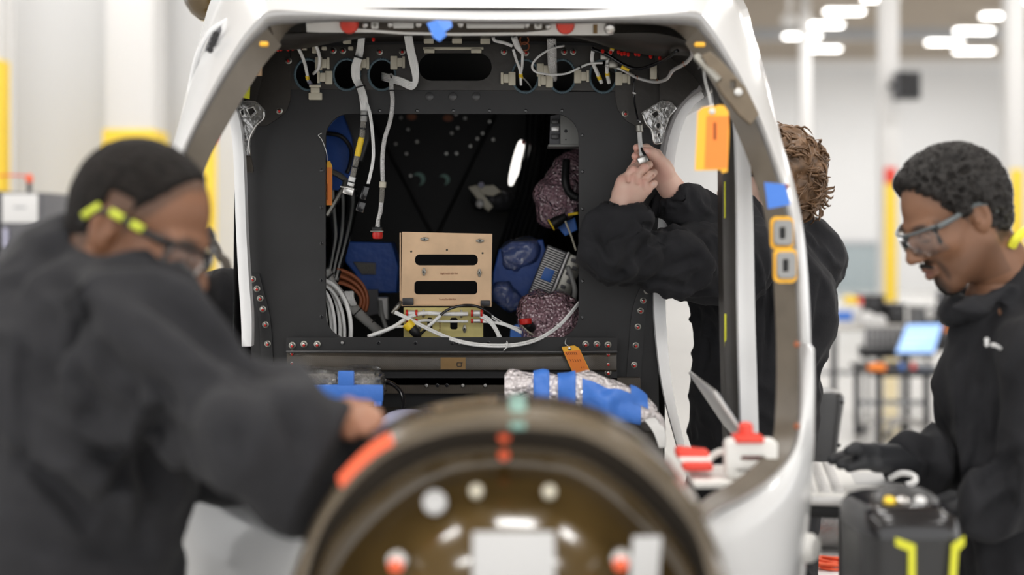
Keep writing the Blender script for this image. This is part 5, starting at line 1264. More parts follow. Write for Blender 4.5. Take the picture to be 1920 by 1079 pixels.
# ---------------- left worker, blurred, leaning over the nose
def left_worker():
    hc = Pn(262, 437, 2.10); R = Rmat(-10, 28, 0); sc = 1.08
    V, Q = head_skin(.0040); C = head_cols(V, SK_DARK, (.16, .06, .045), (.022, .014, .009), stub=.15, scalp=.62)
    VH = place(V, hc, R, sc)
    neck = Pn(185, 545, 2.11); chest = Pn(150, 760, 2.12); pelv = Pn(150, 1240, 2.14)
    shN, elN, wrN = Pn(292, 668, 1.97), Pn(445, 795, 1.88), Pn(588, 822, 1.92)
    shF, elF, wrF = Pn(235, 660, 2.34), Pn(420, 880, 2.30), Pn(520, 880, 2.15)
    # right hand resting on the nose frame
    def hb(s):
        w0 = Pn(606, 792, 1.93); s.cap(Pn(570, 832, 1.925), w0, .028, .027, .01)
        kn = [Pn(652, 762, 1.925), Pn(656, 772, 1.905), Pn(652, 784, 1.892), Pn(644, 794, 1.885)]
        for a in kn: s.cap(w0 + (a - w0) * .15, a, .020, .0125, .012)
        tips = [((686, 766, 1.905), (708, 778, 1.880)), ((690, 775, 1.885), (712, 790, 1.862)), ((686, 786, 1.875), (702, 802, 1.858)), ((674, 797, 1.872), (686, 810, 1.858))]
        for a, (p, t) in zip(kn, tips): s.chain([a, Pn(*p), Pn(*t)], [.0110, .0098, .0080], .005)
        s.chain([Pn(615, 793, 1.915), Pn(640, 806, 1.885), Pn(660, 814, 1.868)], [.014, .0115, .009], .008)
    c_ = Pn(650, 785, 1.90)
    HV, HQ, HC = hand_mesh(hb, c_ - .14, c_ + .14, .0035, (.33, .165, .10))
    def hb2(s):
        w0 = wrF; s.cap(elF + (wrF - elF) * .7, w0, .027, .026, .01)
        for k in range(4):
            a = w0 + np.array([.07, -.03, -.012 + .0 * k]) + np.array([0, .02 * k, .005 * k]); s.cap(w0, a, .020, .0115, .01); s.chain([a, a + np.array([.035, -.01, -.012]), a + np.array([.052, -.012, -.032])], [.0105, .0095, .008], .005)
        s.chain([w0 + np.array([.02, -.02, .0]), w0 + np.array([.05, -.05, -.005]), w0 + np.array([.075, -.06, -.015])], [.013, .011, .009], .008)
    G = hand_mesh(hb2, wrF - .16, wrF + .16, .005, (.02, .02, .022))
    nk0 = place(np.array([[-.045, 0, -.15]]), hc, R)[0]
    co = core([(nk0, neck - (neck - nk0) * .0 + np.array([0, 0, -.03]), .060, .064), (neck, chest, .05, .10), (chest, pelv, .10, .11), (neck, shN, .05, .045), (shN, elN, .045, .038), (elN, wrN, .035, .025), (neck, shF, .05, .045), (shF, elF, .045, .038), (elF, wrF, .035, .025)],
              (-1.1, 1.6, .6), (-.1, 2.6, 1.75), SK_DARK)
    o = body_obj('person', [(VH, Q, C), (HV, HQ, HC), G, co], label='person at left in black coverall and yellow-tipped safety glasses leaning over the brown nose frame', cat='person')
    hv, hq = hair_shell(.0042, .004, .078, .078, .026, -.045, .004, 70); hv = place(hv, hc, R, sc)
    mk('hair', (hv.tolist(), hq.tolist()), M_['hair_black'], o, smooth=180, label='close-cropped black hair')
    glasses(o, hc, R, M_['black'], M_['lens'], M_['lime'], sc)
    def b(s):
        s.cap(chest, pelv, .150, .160, .06); s.ell(Pn(120, 700, 2.12), (.165, .205, .20), k=.06); s.ell(Pn(165, 900, 2.12), (.150, .19, .26), k=.06)
        s.cap(Pn(95, 610, 2.12), Pn(40, 690, 2.12), .11, .14, .06)
        s.cap(neck + np.array([-.03, 0, 0]), shN, .075, .085, .06); s.cap(neck + np.array([-.03, 0, 0]), shF, .075, .085, .06)
        s.cap(shN, elN, .086, .066, .08); s.cap(elN, Pn(572, 838, 1.92), .066, .049, .05); s.cap(Pn(480, 810, 1.88), Pn(550, 860, 1.90), .045, .035, .05)
        s.cap(shF, elF, .090, .075, .05); s.cap(elF, wrF, .072, .052, .03)
        # collar
        for k in range(14):
            a = 2 * math.pi * k / 14; a2 = 2 * math.pi * (k + 1) / 14
            q = lambda t: neck + np.array([math.cos(t) * .075 - .012, math.sin(t) * .075, .012 - .030 * math.cos(t)])
            s.cap(q(a), q(a2), .020, .020, .02)
        s.cap(neck + np.array([.0, 0, .03]), neck + np.array([.05, 0, .20]), .055, .055, .015, '-')
        legs(s, pelv + np.array([0, -.1, -.05]), pelv + np.array([.02, .1, -.05]), 0)
        # deep folds: armpit to elbow and waist
        s.cap(Pn(360, 770, 1.90), Pn(300, 700, 1.88), .014, .006, .03, '-'); s.cap(Pn(250, 830, 1.92), Pn(190, 1000, 1.90), .016, .010, .04, '-')
        s.cap(Pn(60, 860, 1.92), Pn(175, 1010, 1.90), .016, .008, .04, '-'); s.cap(Pn(180, 600, 1.93), Pn(90, 720, 1.92), .014, .008, .04, '-')
    garment('coverall', o, b, (-1.15, 1.62, -.02), (-.12, 2.62, 1.72), .0095,
            [(None, 1, (.35, 0, 1), 7, .030), (elN, .25, (.5, .3, 1), 11, .026), (tuple(Pn(250, 720, 1.95)), .3, (1, 0, -.8), 6.5, .034), (None, 1, (1, .2, -.9), 17, .008)], M_['cloth'], 1,
            [([(255, 726), (293, 760), (238, 858), (174, 964)], .022, 26), ([(38, 875), (110, 940), (170, 1011)], .018, 26), ([(115, 709), (166, 743), (150, 790)], .014, 22), ([(162, 645), (221, 705), (272, 743)], .018, 24), ([(36, 620), (34, 750), (36, 880)], .010, 14), ([(268, 790), (264, 890), (259, 1002)], .016, 22), ([(447, 782), (425, 824), (447, 858)], .014, 20), ([(510, 739), (523, 790), (566, 858)], .014, 20), ([(90, 532), (141, 571), (150, 640), (120, 720)], .014, 22), ([(34, 554), (55, 515), (128, 473)], .010, 18), ([(250, 560), (330, 610), (420, 690), (480, 730)], .012, 26), ([(60, 1030), (180, 1045), (300, 1040)], .010, 20)])
    shoes(o, [(pelv[0] - .03, pelv[1] - .1, 0), (pelv[0] + .05, pelv[1] + .1, 0)], (1, 0, 0))
left_worker()

# ---------------- right worker with laptop
def right_worker():
    hc = Pn(1786, 412, 2.70); R = Rmat(191, 30, 0); sc = 1.0
    V, Q = head_skin(.0026); C = head_cols(V, SK_MID, (.16, .062, .05), (.018, .013, .011), beard=.9)
    VH = place(V, hc, R, sc)
    neck = Pn(1870, 560, 2.74); chest = Pn(1925, 760, 2.76); pelv = Pn(1930, 1130, 2.80)
    shN, elN, wrN = Pn(1975, 680, 2.55), Pn(1985, 900, 2.54), Pn(1850, 952, 2.58)
    shF, elF, wrF = Pn(1890, 690, 2.96), Pn(1850, 880, 2.88), Pn(1712, 868, 2.70)
    def hb(s):
        w0 = wrF; s.cap(elF + (wrF - elF) * .6, w0, .034, .030, .01)
        kn = [Pn(1640, 852, 2.66), Pn(1636, 858, 2.64), Pn(1638, 866, 2.62), Pn(1644, 872, 2.60)]
        for a in kn: s.cap(w0, a, .026, .0150, .012)
        for a, t in zip(kn, [(1568, 858, 2.62), (1560, 864, 2.60), (1575, 872, 2.58), (1592, 878, 2.57)]):
            t = Pn(*t); s.chain([a, a * .5 + t * .5 + np.array([0, 0, .006]), t], [.0130, .0115, .0090], .006)
        s.chain([Pn(1680, 850, 2.66), Pn(1640, 846, 2.61), Pn(1606, 842, 2.58), Pn(1590, 846, 2.57)], [.017, .014, .012, .009], .008)
    c_ = Pn(1650, 862, 2.64); G = hand_mesh(hb, c_ - .19, c_ + .19, .0032, (.5, .5, .5))
    def hb2(s):
        w0 = wrN; s.cap(elN + (wrN - elN) * .6, w0, .032, .028, .01)
        for k in range(4):
            a = w0 + np.array([-.07, .012 * k, -.008]); s.cap(w0, a, .022, .013, .01); s.chain([a, a + np.array([-.035, .004, -.012]), a + np.array([-.05, .004, -.035])], [.0115, .010, .0085], .005)
        s.chain([w0 + np.array([-.02, .02, .01]), w0 + np.array([-.05, .05, .01]), w0 + np.array([-.08, .06, .0])], [.014, .012, .010], .008)
    G2 = hand_mesh(hb2, wrN - .17, wrN + .17, .005, (.5, .5, .5))
    nk0 = place(np.array([[-.045, 0, -.15]]), hc, R)[0]
    co = core([(nk0, neck - (neck - nk0) * .0 + np.array([0, 0, -.03]), .060, .064), (neck, chest, .05, .10), (chest, pelv, .10, .10), (neck, shN, .05, .045), (shN, elN, .045, .038), (elN, wrN, .035, .025), (neck, shF, .05, .045), (shF, elF, .045, .038), (elF, wrF, .035, .025)],
              (.5, 2.2, .7), (1.5, 3.2, 1.65), SK_MID)
    o = body_obj('person', [(VH, Q, C), co], label='person at right with short black curls, clear safety glasses and goatee, at a laptop', cat='person')
    for g_ in (G, G2): mk('glove', (g_[0].tolist(), g_[1].tolist()), M_['glove'], o, smooth=180, label='black work glove')
    hv, hq = hair_shell(.0024, .014, .080, .072, .010, -.060, .019, 80); hv = place(hv, hc, R, sc)
    mk('hair', (hv.tolist(), hq.tolist()), M_['hair_curl'], o, smooth=180, label='short tight black curls')
    glasses(o, hc, R, M_['arm_grey'], M_['lens'], None, sc)
    # goatee
    gs = Sdf((.02, -.05, -.15), (.12, .05, -.03), .0028)
    gs.ell((.066, 0, -.106), (.026, .024, .022), k=.01); gs.chain([(.094, -.022, -.052), (.1, 0, -.047), (.094, .022, -.052)], [.0035, .0050, .0035], .004)
    V2, Q2 = gs.mesh(); V2 = V2 + vnormals(V2, Q2) * ((vnoise(V2 * 260) - .5) * .004)[:, None]
    mk('beard', (place(V2, hc, R, sc).tolist(), Q2.tolist()), M_['hair_curl'], o, smooth=180, label='short black goatee')
    def b(s):
        s.cap(chest, pelv, .140, .155, .06); s.ell(Pn(1925, 745, 2.76), (.140, .20, .19), k=.06); s.ell(Pn(1925, 900, 2.77), (.138, .18, .24), k=.06)
        s.cap(neck + np.array([.03, 0, -.02]), shN, .075, .085, .06); s.cap(neck + np.array([.03, 0, -.02]), shF, .07, .08, .06)
        s.cap(shN, elN, .088, .074, .05); s.cap(elN, wrN, .072, .052, .03)
        s.cap(shF, elF, .085, .066, .05); s.cap(elF, wrF, .062, .046, .03)
        for k in range(16):
            a = 2 * math.pi * k / 16; a2 = 2 * math.pi * (k + 1) / 16
            q = lambda t, h: neck + np.array([math.cos(t) * (.086 - h * .3) - .005, math.sin(t) * (.078 - h * .3), .004 + h + .042 * math.cos(t)])
            for h in (0, .014, .028): s.cap(q(a, h), q(a2, h), .009, .009, .008)
        for t in np.linspace(0, 1, 7):
            s.cap(Pn(1895 - 60 * t, 540 + 20 * t, 2.64), Pn(1850 - 66 * t, 590 - 14 * t, 2.61), .011, .007, .012)
        s.cap(neck + np.array([-.012, 0, .03]), neck + np.array([-.05, 0, .20]), .062, .062, .015, '-')
        legs(s, pelv + np.array([0, -.1, -.05]), pelv + np.array([.02, .1, -.05]), 0)
        s.cap(Pn(1800, 655, 2.62), Pn(1802, 890, 2.62), .008, .008, .012, '-')
    garment('coverall', o, b, (.6, 2.18, -.02), (1.55, 3.2, 1.66), .0085,
            [(None, 1, (.15, 0, 1), 8, .022), (elN, .25, (.5, .3, 1), 11, .026), (tuple(wrF * .5 + elF * .5), .15, (.2, .3, 1), 14, .022), (None, 1, (1, .2, -.9), 17, .007)], M_['cloth_dark'], 1,
            [([(1832, 791), (1826, 850), (1808, 897)], .010, 12), ([(1918, 839), (1870, 870), (1832, 906)], .014, 16), ([(1805, 640), (1800, 760), (1797, 897)], .007, 7), ([(1846, 660), (1840, 700), (1842, 760)], .007, 9), ([(1890, 700), (1872, 760), (1868, 830)], .010, 14), ([(1915, 920), (1860, 945), (1820, 990)], .012, 16), ([(1720, 850), (1740, 870), (1735, 905)], .008, 10)])
    lo = neck + np.array([.06, -.07, .07])
    mk('lanyard', tube([Pn(1897, 462, 2.66), Pn(1906, 446, 2.65), Pn(1917, 436, 2.66), Pn(1932, 428, 2.70)], .009, 6), M_['lanyard'], o, label='yellow lanyard at the collar')
    mk('chest_emblem', join(lathe([(.0045, 0), (.004, .002)], Pn(1850, 638, 2.53), (0, -1, 0), 12), lathe([(.0040, 0), (.0035, .002)], Pn(1850, 646, 2.53), (0, -1, 0), 12), tube([Pn(1858, 647, 2.53), Pn(1866, 648, 2.53), Pn(1876, 654, 2.535)], .0032, 8)), M_['paper'], o, label='small white chest emblem')
    shoes(o, [(pelv[0] - .03, pelv[1] - .1, 0), (pelv[0] + .05, pelv[1] + .1, 0)], (-1, 0, 0))
right_worker()

# ---------------- curly-haired worker, arms reaching through the door opening
def mid_worker():
    hc = Pn(1438, 350, 3.55); R = Rmat(157, -4, 0); sc = 1.04
    V, Q = head_skin(.0032); C = head_cols(V, SK_PALE, (.45, .18, .15), (.10, .05, .025))
    VH = place(V, hc, R, sc)
    neck = Pn(1440, 430, 3.56); chest = Pn(1425, 600, 3.56); pelv = Pn(1408, 900, 3.60)
    shN, elN, wrN = Pn(1372, 492, 3.38), Pn(1148, 476, 3.20), Pn(1170, 400, 3.235)
    shF, elF, wrF = Pn(1470, 480, 3.72), Pn(1372, 430, 3.46), Pn(1266, 366, 3.345)
    # near hand: left, back towards the camera, fingers closing on the plug
    def hbN(s):
        w0 = Pn(1163, 388, 3.225); fo = Pn(1158, 420, 3.225)
        s.cap(fo, w0, .0330, .0290, .02)
        s.cap(Pn(1172, 372, 3.222), Pn(1174, 352, 3.220), .027, .026, .015); s.cap(Pn(1190, 368, 3.222), Pn(1196, 352, 3.220), .022, .021, .015)
        mc = [Pn(1168, 337, 3.215), Pn(1186, 336, 3.208), Pn(1203, 343, 3.208), Pn(1213, 356, 3.215)]
        for a in mc: s.cap(w0 + (a - w0) * .45, a, .0165, .0120, .014)
        pip = [Pn(1188, 318, 3.212), Pn(1209, 314, 3.206), Pn(1222, 327, 3.208), Pn(1225, 346, 3.215)]
        dip = [Pn(1199, 311, 3.238), Pn(1217, 309, 3.234), Pn(1226, 324, 3.236), Pn(1227, 344, 3.240)]
        tip = [Pn(1205, 314, 3.252), Pn(1215, 313, 3.252), Pn(1220, 326, 3.256), Pn(1220, 346, 3.258)]
        for a, p, d, t, r in zip(mc, pip, dip, tip, (1.0, 1.05, 1.0, .9)):
            s.chain([a, p, d, t], [.0104 * r, .0094 * r, .0084 * r, .0072 * r], .0025)
        s.chain([Pn(1160, 362, 3.235), Pn(1172, 338, 3.252), Pn(1186, 318, 3.262), Pn(1198, 308, 3.264)], [.016, .012, .0105, .0085], .008)
        for a, b_ in zip(mc[:-1], mc[1:]): s.cap((a + b_) / 2 + np.array([0, -.014, -.004]), (a + b_) / 2 + np.array([0, -.012, .012]), (.0045), .0045, .006, '-')
        for a, b_ in zip(pip[:-1], pip[1:]): s.cap((a + b_) / 2 + np.array([-.006, -.010, -.010]), (a + b_) / 2 + np.array([0, -.008, .010]), .0028, .0028, .004, '-')
    cN = Pn(1190, 360, 3.23); HN = hand_mesh(hbN, cN - np.array([.11, .09, .14]), cN + np.array([.11, .09, .12]), .0021, SK_PALE,
        [(tuple(q), .011, (.78, .45, .37)) for q in (Pn(1168, 336, 3.205), Pn(1186, 335, 3.198), Pn(1203, 342, 3.198), Pn(1188, 317, 3.202), Pn(1210, 313, 3.198))] + [(tuple(Pn(1225, 345, 3.207)), .005, (.75, .55, .48))])
    # far hand: right, palm towards us, three fingertips showing left of the lead
    def hbF(s):
        w0 = Pn(1258, 352, 3.325); fo = Pn(1278, 374, 3.345)
        s.cap(fo, w0, .031, .028, .02)
        s.cap(w0, Pn(1238, 318, 3.312), .028, .026, .015); s.cap(Pn(1250, 335, 3.31), Pn(1243, 312, 3.295), .022, .020, .012)
        mc = [Pn(1232, 290, 3.318), Pn(1228, 302, 3.322), Pn(1226, 316, 3.322), Pn(1226, 330, 3.320)]
        for a in mc: s.cap(w0 + (a - w0) * .5, a, .018, .0125, .014)
        pip = [Pn(1212, 278, 3.315), Pn(1207, 292, 3.318), Pn(1206, 306, 3.316), Pn(1208, 322, 3.312)]
        tip = [Pn(1193.5, 277, 3.282), Pn(1190.5, 293, 3.280), Pn(1189.5, 308, 3.280), Pn(1194, 322, 3.285)]
        for a, p, t in zip(mc, pip, tip): s.chain([a, p, p * .35 + t * .65 + np.array([-.004, .004, 0]), t], [.0115, .0102, .0098, .0088], .0045)
        s.chain([Pn(1250, 320, 3.295), Pn(1236, 300, 3.278), Pn(1222, 288, 3.268), Pn(1209, 283, 3.262)], [.017, .0135, .0118, .0090], .010)
    cF = Pn(1232, 318, 3.31); HF = hand_mesh(hbF, cF - np.array([.10, .08, .13]), cF + np.array([.12, .09, .10]), .0021, SK_PALE,
        [(tuple(q), .012, (.80, .44, .36)) for q in (Pn(1193, 277, 3.272), Pn(1190, 293, 3.27), Pn(1189, 308, 3.27), Pn(1212, 284, 3.255))] + [(tuple(Pn(1213, 285, 3.250)), .0055, (.80, .62, .56)), (tuple(Pn(1240, 330, 3.285)), .02, (.76, .46, .38))])
    nk0 = place(np.array([[-.045, 0, -.15]]), hc, R)[0]
    co = core([(nk0, neck - (neck - nk0) * .0 + np.array([0, 0, -.03]), .060, .064), (neck, chest, .05, .10), (chest, pelv, .10, .10), (neck, shN, .045, .04), (shN, elN, .04, .034), (elN, wrN, .033, .028), (neck, shF, .045, .04), (shF, elF, .04, .034), (elF, wrF, .033, .026)],
              (.1, 3.0, .8), (1.0, 4.0, 1.75), SK_PALE)
    o = body_obj('person', [(VH, Q, C), HN, HF, co], label='person with curly brown hair reaching into the cockpit with both hands, seen from behind', cat='person')
    # coverall
    def b(s):
        s.cap(chest, pelv, .145, .138, .06); s.ell(Pn(1428, 570, 3.56), (.180, .150, .20), Rmat(-30, 0), k=.05); s.ell(Pn(1408, 740, 3.58), (.142, .14, .26), k=.05)
        s.cap(neck + np.array([0, 0, -.03]), shN, .070, .088, .05); s.cap(neck + np.array([.02, 0, -.03]), Pn(1508, 490, 3.66), .072, .092, .05); s.cap(Pn(1508, 490, 3.66), Pn(1488, 640, 3.62), .088, .05, .06)
        s.cap(shN, Pn(1250, 490, 3.27), .078, .054, .05); s.cap(Pn(1250, 490, 3.27), elN, .054, .050, .03)
        s.cap(elN, Pn(1155, 436, 3.215), .050, .053, .025); s.cap(Pn(1155, 436, 3.215), Pn(1168, 404, 3.232), .052, .049, .015)
        s.cap(Pn(1508, 490, 3.68), shF, .09, .085, .04); s.cap(shF, elF, .085, .066, .04); s.cap(elF, Pn(1300, 390, 3.38), .064, .054, .02); s.cap(Pn(1300, 390, 3.38), Pn(1262, 362, 3.34), .052, .046, .012)
        # open cuffs
        s.cap(Pn(1165, 400, 3.232), Pn(1178, 372, 3.232), .044, .052, .006, '-')
        s.cap(Pn(1258, 360, 3.338), Pn(1236, 340, 3.325), .040, .050, .006, '-')
        for k in range(16):
            a = 2 * math.pi * k / 16; a2 = 2 * math.pi * (k + 1) / 16
            q = lambda t: neck + np.array([math.cos(t) * .078, math.sin(t) * .078, .0 - .008 * math.cos(t)])
            s.cap(q(a), q(a2), .016, .016, .015)
        s.cap(neck + np.array([0, 0, .01]), neck + np.array([-.005, 0, .2]), .064, .064, .012, '-')
        legs(s, pelv + np.array([-.08, -.05, -.05]), pelv + np.array([.08, .05, -.05]), 0)
        # seams and folds: princess seam on the back, armpit creases, elbow creases
        s.chain([Pn(1425, 470, 3.40), Pn(1436, 540, 3.40), Pn(1432, 640, 3.41), Pn(1420, 760, 3.42)], [.006, .006, .006, .006], .006, '-')
        s.cap(Pn(1228, 438, 3.205), Pn(1262, 520, 3.20), .007, .004, .02, '-'); s.cap(Pn(1195, 425, 3.175), Pn(1150, 510, 3.13), .008, .004, .02, '-')
        s.cap(Pn(1310, 448, 3.26), Pn(1330, 545, 3.25), .008, .005, .025, '-'); s.cap(Pn(1345, 425, 3.30), Pn(1385, 540, 3.27), .010, .006, .03, '-')
    garment('coverall', o, b, (.16, 3.02, -.02), (.98, 3.98, 1.70), .0062,
            [(None, 1, (.1, 0, 1), 8, .014), (elN, .20, (.45, .2, 1), 13, .018), (tuple(Pn(1290, 490, 3.3)), .18, (.6, 0, 1), 11, .020), (tuple(elF), .18, (.8, 0, .6), 14, .018), (tuple(Pn(1540, 470, 3.6)), .12, (1, 0, -.6), 16, .014), (None, 1, (1, .2, -.7), 22, .007), (elN, .22, (.2, .2, 1), 30, .008), (tuple(Pn(1310, 470, 3.3)), .2, (.8, 0, 1), 26, .010)], M_['cloth_dark'], 1,
            [([(1184, 404), (1210, 424), (1231, 441)], .008, 9), ([(1128, 455), (1165, 440), (1202, 428), (1231, 441)], .009, 10), ([(1157, 526), (1215, 469), (1264, 445)], .012, 12), ([(1308, 445), (1341, 485), (1349, 510)], .012, 11), ([(1325, 437), (1345, 461), (1350, 480)], .008, 9), ([(1240, 516), (1280, 498), (1318, 488)], .010, 11), ([(1115, 425), (1135, 470), (1150, 505)], .007, 9), ([(1180, 535), (1240, 532), (1310, 548)], .008, 9), ([(1280, 559), (1295, 585), (1308, 608)], .008, 9), ([(1302, 567), (1300, 610), (1302, 660)], .008, 10), ([(1330, 570), (1325, 640), (1310, 720)], .008, 10), ([(1414, 461), (1435, 510), (1437, 608), (1428, 720)], .008, 7), ([(1508, 428), (1525, 440), (1540, 465)], .010, 10), ([(1540, 520), (1530, 580), (1520, 650)], .008, 10), ([(1292, 347), (1290, 370), (1300, 396)], .007, 8), ([(1316, 371), (1325, 385), (1343, 398)], .007, 8), ([(1290, 760), (1298, 800), (1290, 830)], .008, 9)])
    shoes(o, [(pelv[0] - .11, pelv[1] - .05, 0), (pelv[0] + .11, pelv[1] + .05, 0)], (-.8, .5, 0))
    # hair: scalp shell plus locks
    hv, hq = hair_shell(.0045, .022, .074, .070, .012, -.070, .020, 32, 1.45)
    gl = [(place(hv, hc, R, sc).tolist(), hq.tolist())]
    r2_ = np.random.default_rng(11)
    for i in range(1500):
        th = r2_.uniform(-math.pi, math.pi); ph = math.asin(r2_.uniform(-.5, 1))
        d = np.array([math.cos(ph) * math.cos(th), math.cos(ph) * math.sin(th), math.sin(ph)])
        if d[0] > .55 and d[2] < .35: continue
        if abs(d[1]) > .62 and d[2] < .18 and d[0] > -.40: continue
        p = np.array([-.014, 0, .038]) + d * np.array([.115, .092, .104]) + np.array([0, 0, -.025 if d[2] < 0 else 0])
        cl = np.floor(d * 5.5) * 1.7; rr = np.random.default_rng(int(abs(cl[0] * 131 + cl[1] * 17 + cl[2] * 7919) * 10) % 100000)   # locks share a direction
        flow = np.array([-.75, d[1] * .5, -.35]) + rr.normal(0, .55, 3) + r2_.normal(0, .12, 3)
        flow = flow - d * np.dot(flow, d) * .85; flow /= np.linalg.norm(flow) + 1e-9
        L_ = r2_.uniform(.045, .075)
        dirv = flow * .9 + d * rr.uniform(.10, .45); dirv /= np.linalg.norm(dirv)
        side = np.cross(dirv, d); side /= np.linalg.norm(side) + 1e-9; up2 = np.cross(side, dirv)
        ph0 = rr.uniform(0, 6.28); rc = rr.uniform(.007, .014); tw = rr.uniform(2.5, 5.5)
        pts = []
        for k in range(8):
            t = k / 7; a = ph0 + t * tw
            pts.append(p + dirv * L_ * t + (side * (math.cos(a) - math.cos(ph0)) + up2 * (math.sin(a) - math.sin(ph0))) * rc * min(1, t * 1.6) - d * .036 * t * t)
        pa = np.array(pts)
        if ((np.abs(pa[:, 1]) > .055) & (pa[:, 0] > -.048) & (pa[:, 0] < .035) & (pa[:, 2] < .034)).any(): continue
        g0 = tube([tuple(q) for q in place(np.array(pts), hc, R, sc)], [.0030, .0042, .0040, .0030, .0008], 4, raw=True)
        gl.append(g0)
    mk('hair', join(*gl), M_['hair_brown'], o, smooth=180, label='tousled curly brown hair')
    e = place(np.array([[-.008, .084, -.004], [-.004, .090, -.004]]), hc, R, sc)
    mk('earbud', tube([tuple(q) for q in e], [.007, .008], 10, raw=True), M_['black'], o, label='black earbud')
    a = place(np.array([[.03, .080, .022], [-.010, .084, .024], [-.034, .084, .014], [-.044, .082, -.004]]), hc, R, sc)
    mk('temple', tube([tuple(q) for q in a], .0024, 6, 4), M_['black'], o, smooth=180)
mid_worker()

# ---------------- fourth worker, only a sleeve shows through the left door opening
def sleeve_worker():
    hc = Pn(285, 440, 3.62); R = Rmat(20, 18, 0)
    V, Q = head_skin(.0055); C = head_cols(V, SK_PALE, (.45, .18, .15), (.05, .03, .02)); VH = place(V, hc, R)
    neck = place(np.array([[-.055, 0, -.165]]), hc, R)[0]; chest = Pn(260, 690, 3.64); pelv = Pn(250, 980, 3.66)
    shN, elN, wrN = Pn(300, 590, 3.44), Pn(360, 740, 3.40), Pn(330, 800, 3.30)
    shF, elF, wrF = Pn(330, 585, 3.80), Pn(425, 570, 3.72), Pn(452, 640, 3.66)
    nk0 = place(np.array([[-.045, 0, -.15]]), hc, R)[0]
    co = core([(nk0, neck - (neck - nk0) * .0 + np.array([0, 0, -.03]), .060, .064), (neck, chest, .05, .10), (chest, pelv, .10, .10), (neck, shF, .045, .04), (shF, elF, .04, .034), (elF, wrF, .033, .028), (neck, shN, .045, .04), (shN, elN, .04, .034), (elN, wrN, .03, .026)], (-1.5, 3.1, .7), (-.5, 4.0, 1.7), SK_PALE)
    def hand(w0, d, side):
        d = np.array(d, float); d /= np.linalg.norm(d); sd = np.array(side, float)
        def f(s):
            s.cap(w0 - d * .06, w0, .026, .026, .01)
            for k in range(4):
                a = w0 + d * .075 + sd * (k - 1.5) * .019; s.cap(w0, a, .021, .0125, .012); s.chain([a, a + d * .035, a + d * .06 + np.array([0, .0, -.012])], [.011, .0098, .008], .005)
            s.chain([w0 + sd * -.015, w0 + d * .04 - sd * .045, w0 + d * .07 - sd * .05], [.014, .012, .009], .008)
        return hand_mesh(f, w0 - .17, w0 + .17, .005, SK_PALE)
    o = body_obj('person', [(VH, Q, C), co, hand(wrN, (-.2, -.5, -.8), (1, 0, 0)), hand(wrF, (.1, -.2, -1), (0, 1, 0))], label='person hidden behind the left worker, only a dark sleeve showing in the left door opening', cat='person')
    hv, hq = hair_shell(.006, .010, .074, .070, .012, -.06, .004, 60); mk('hair', (place(hv, hc, R).tolist(), hq.tolist()), M_['hair_black'], o, smooth=180)
    def b(s):
        s.cap(chest, pelv, .145, .15, .06); s.ell(chest, (.15, .18, .2), k=.06)
        s.cap(neck, shN, .075, .085, .05); s.cap(neck, shF, .075, .085, .05); s.cap(shF, elF, .09, .080, .04); s.cap(elF, wrF, .078, .05, .03); s.cap(shN, elN, .085, .07, .04); s.cap(elN, wrN, .066, .048, .03)
        for k in range(14):
            a = 2 * math.pi * k / 14; a2 = 2 * math.pi * (k + 1) / 14
            q = lambda t: neck + np.array([math.cos(t) * .074, math.sin(t) * .074, .012 - .02 * math.cos(t)])
            s.cap(q(a), q(a2), .018, .018, .02)
        legs(s, pelv + np.array([0, -.1, -.05]), pelv + np.array([0, .1, -.05]), 0)
    garment('coverall', o, b, (-1.5, 3.1, -.02), (-.5, 4.05, 1.7), .011, [(None, 1, (.2, 0, 1), 13, .014)], M_['cloth'], 1)
    shoes(o, [(pelv[0] - .03, pelv[1] - .1, 0), (pelv[0] + .03, pelv[1] + .1, 0)], (1, 0, 0))
sleeve_worker()
# ================================================================ around the aircraft
# ---- laptop of the right worker
t = thing('laptop', (.60, 2.75, 1.10), 'open silver laptop beside the aircraft, held by the gloved hand', 'laptop')
Rz = Matrix.Rotation(math.radians(-9), 3, 'Z'); c = Vector((.635, 2.74, 1.098))
mk('base', box(c, (.265, .38, .018), .005, rot=Rz), M_['alu'], t); mk('deck_plate', box(c + Vector((0, 0, .0095)), (.258, .372, .002), .001, rot=Rz), M_['off_white'], t)
key_me = None
for i in range(5):
    for j in range(13):
        q = c + Rz @ Vector((-.105 + i * .026, -.155 + j * .0258, .0125))
        if key_me is None:
            o = mk('key', box(q, (.020, .020, .004), .002, rot=Rz), M_['alu'], t); key_me = o.data; kz = q.z - .002
        else: inst('key', key_me, (q.x, q.y, kz), t)
mk('touchpad', box(c + Rz @ Vector((.075, 0, .0112)), (.075, .125, .0016), .001, rot=Rz), M_['paper'], t)
h0 = Vector((.505, 2.74, 1.105)); d = Vector((-.135, 0, .20)).normalized(); nrm = Vector((d.z, 0, -d.x))
Rs = Matrix((Vector((d.x, 0, d.z)), Vector((0, 1, 0)), nrm)).transposed()
mk('screen_lid', box(h0 + d * .118, (.236, .36, .008), .004, rot=Rs), M_['alu'], t); mk('screen', box(h0 + d * .118 + nrm * .0045, (.216, .34, .0015), .0005, rot=Rs), M_['screen_off'], t)
mk('hinge', cyl((.505, 2.60, 1.105), (.505, 2.88, 1.105), .007, n=10), M_['leg_dark'], t)
t = thing('laptop_stand', (.66, 2.76, 0), 'black stand arm and tray under the silver laptop', 'stand')
mk('tray', box((.635, 2.74, 1.074), (.25, .34, .026), .006, rot=Rz), M_['black'], t); mk('pole', cyl((.68, 2.80, .03), (.68, 2.80, 1.07), .02, n=14), M_['leg_dark'], t); mk('foot', lathe([(.13, 0), (.13, .02), (.04, .05)], (.68, 2.80, 0), (0, 0, 1), 24), M_['leg_dark'], t)
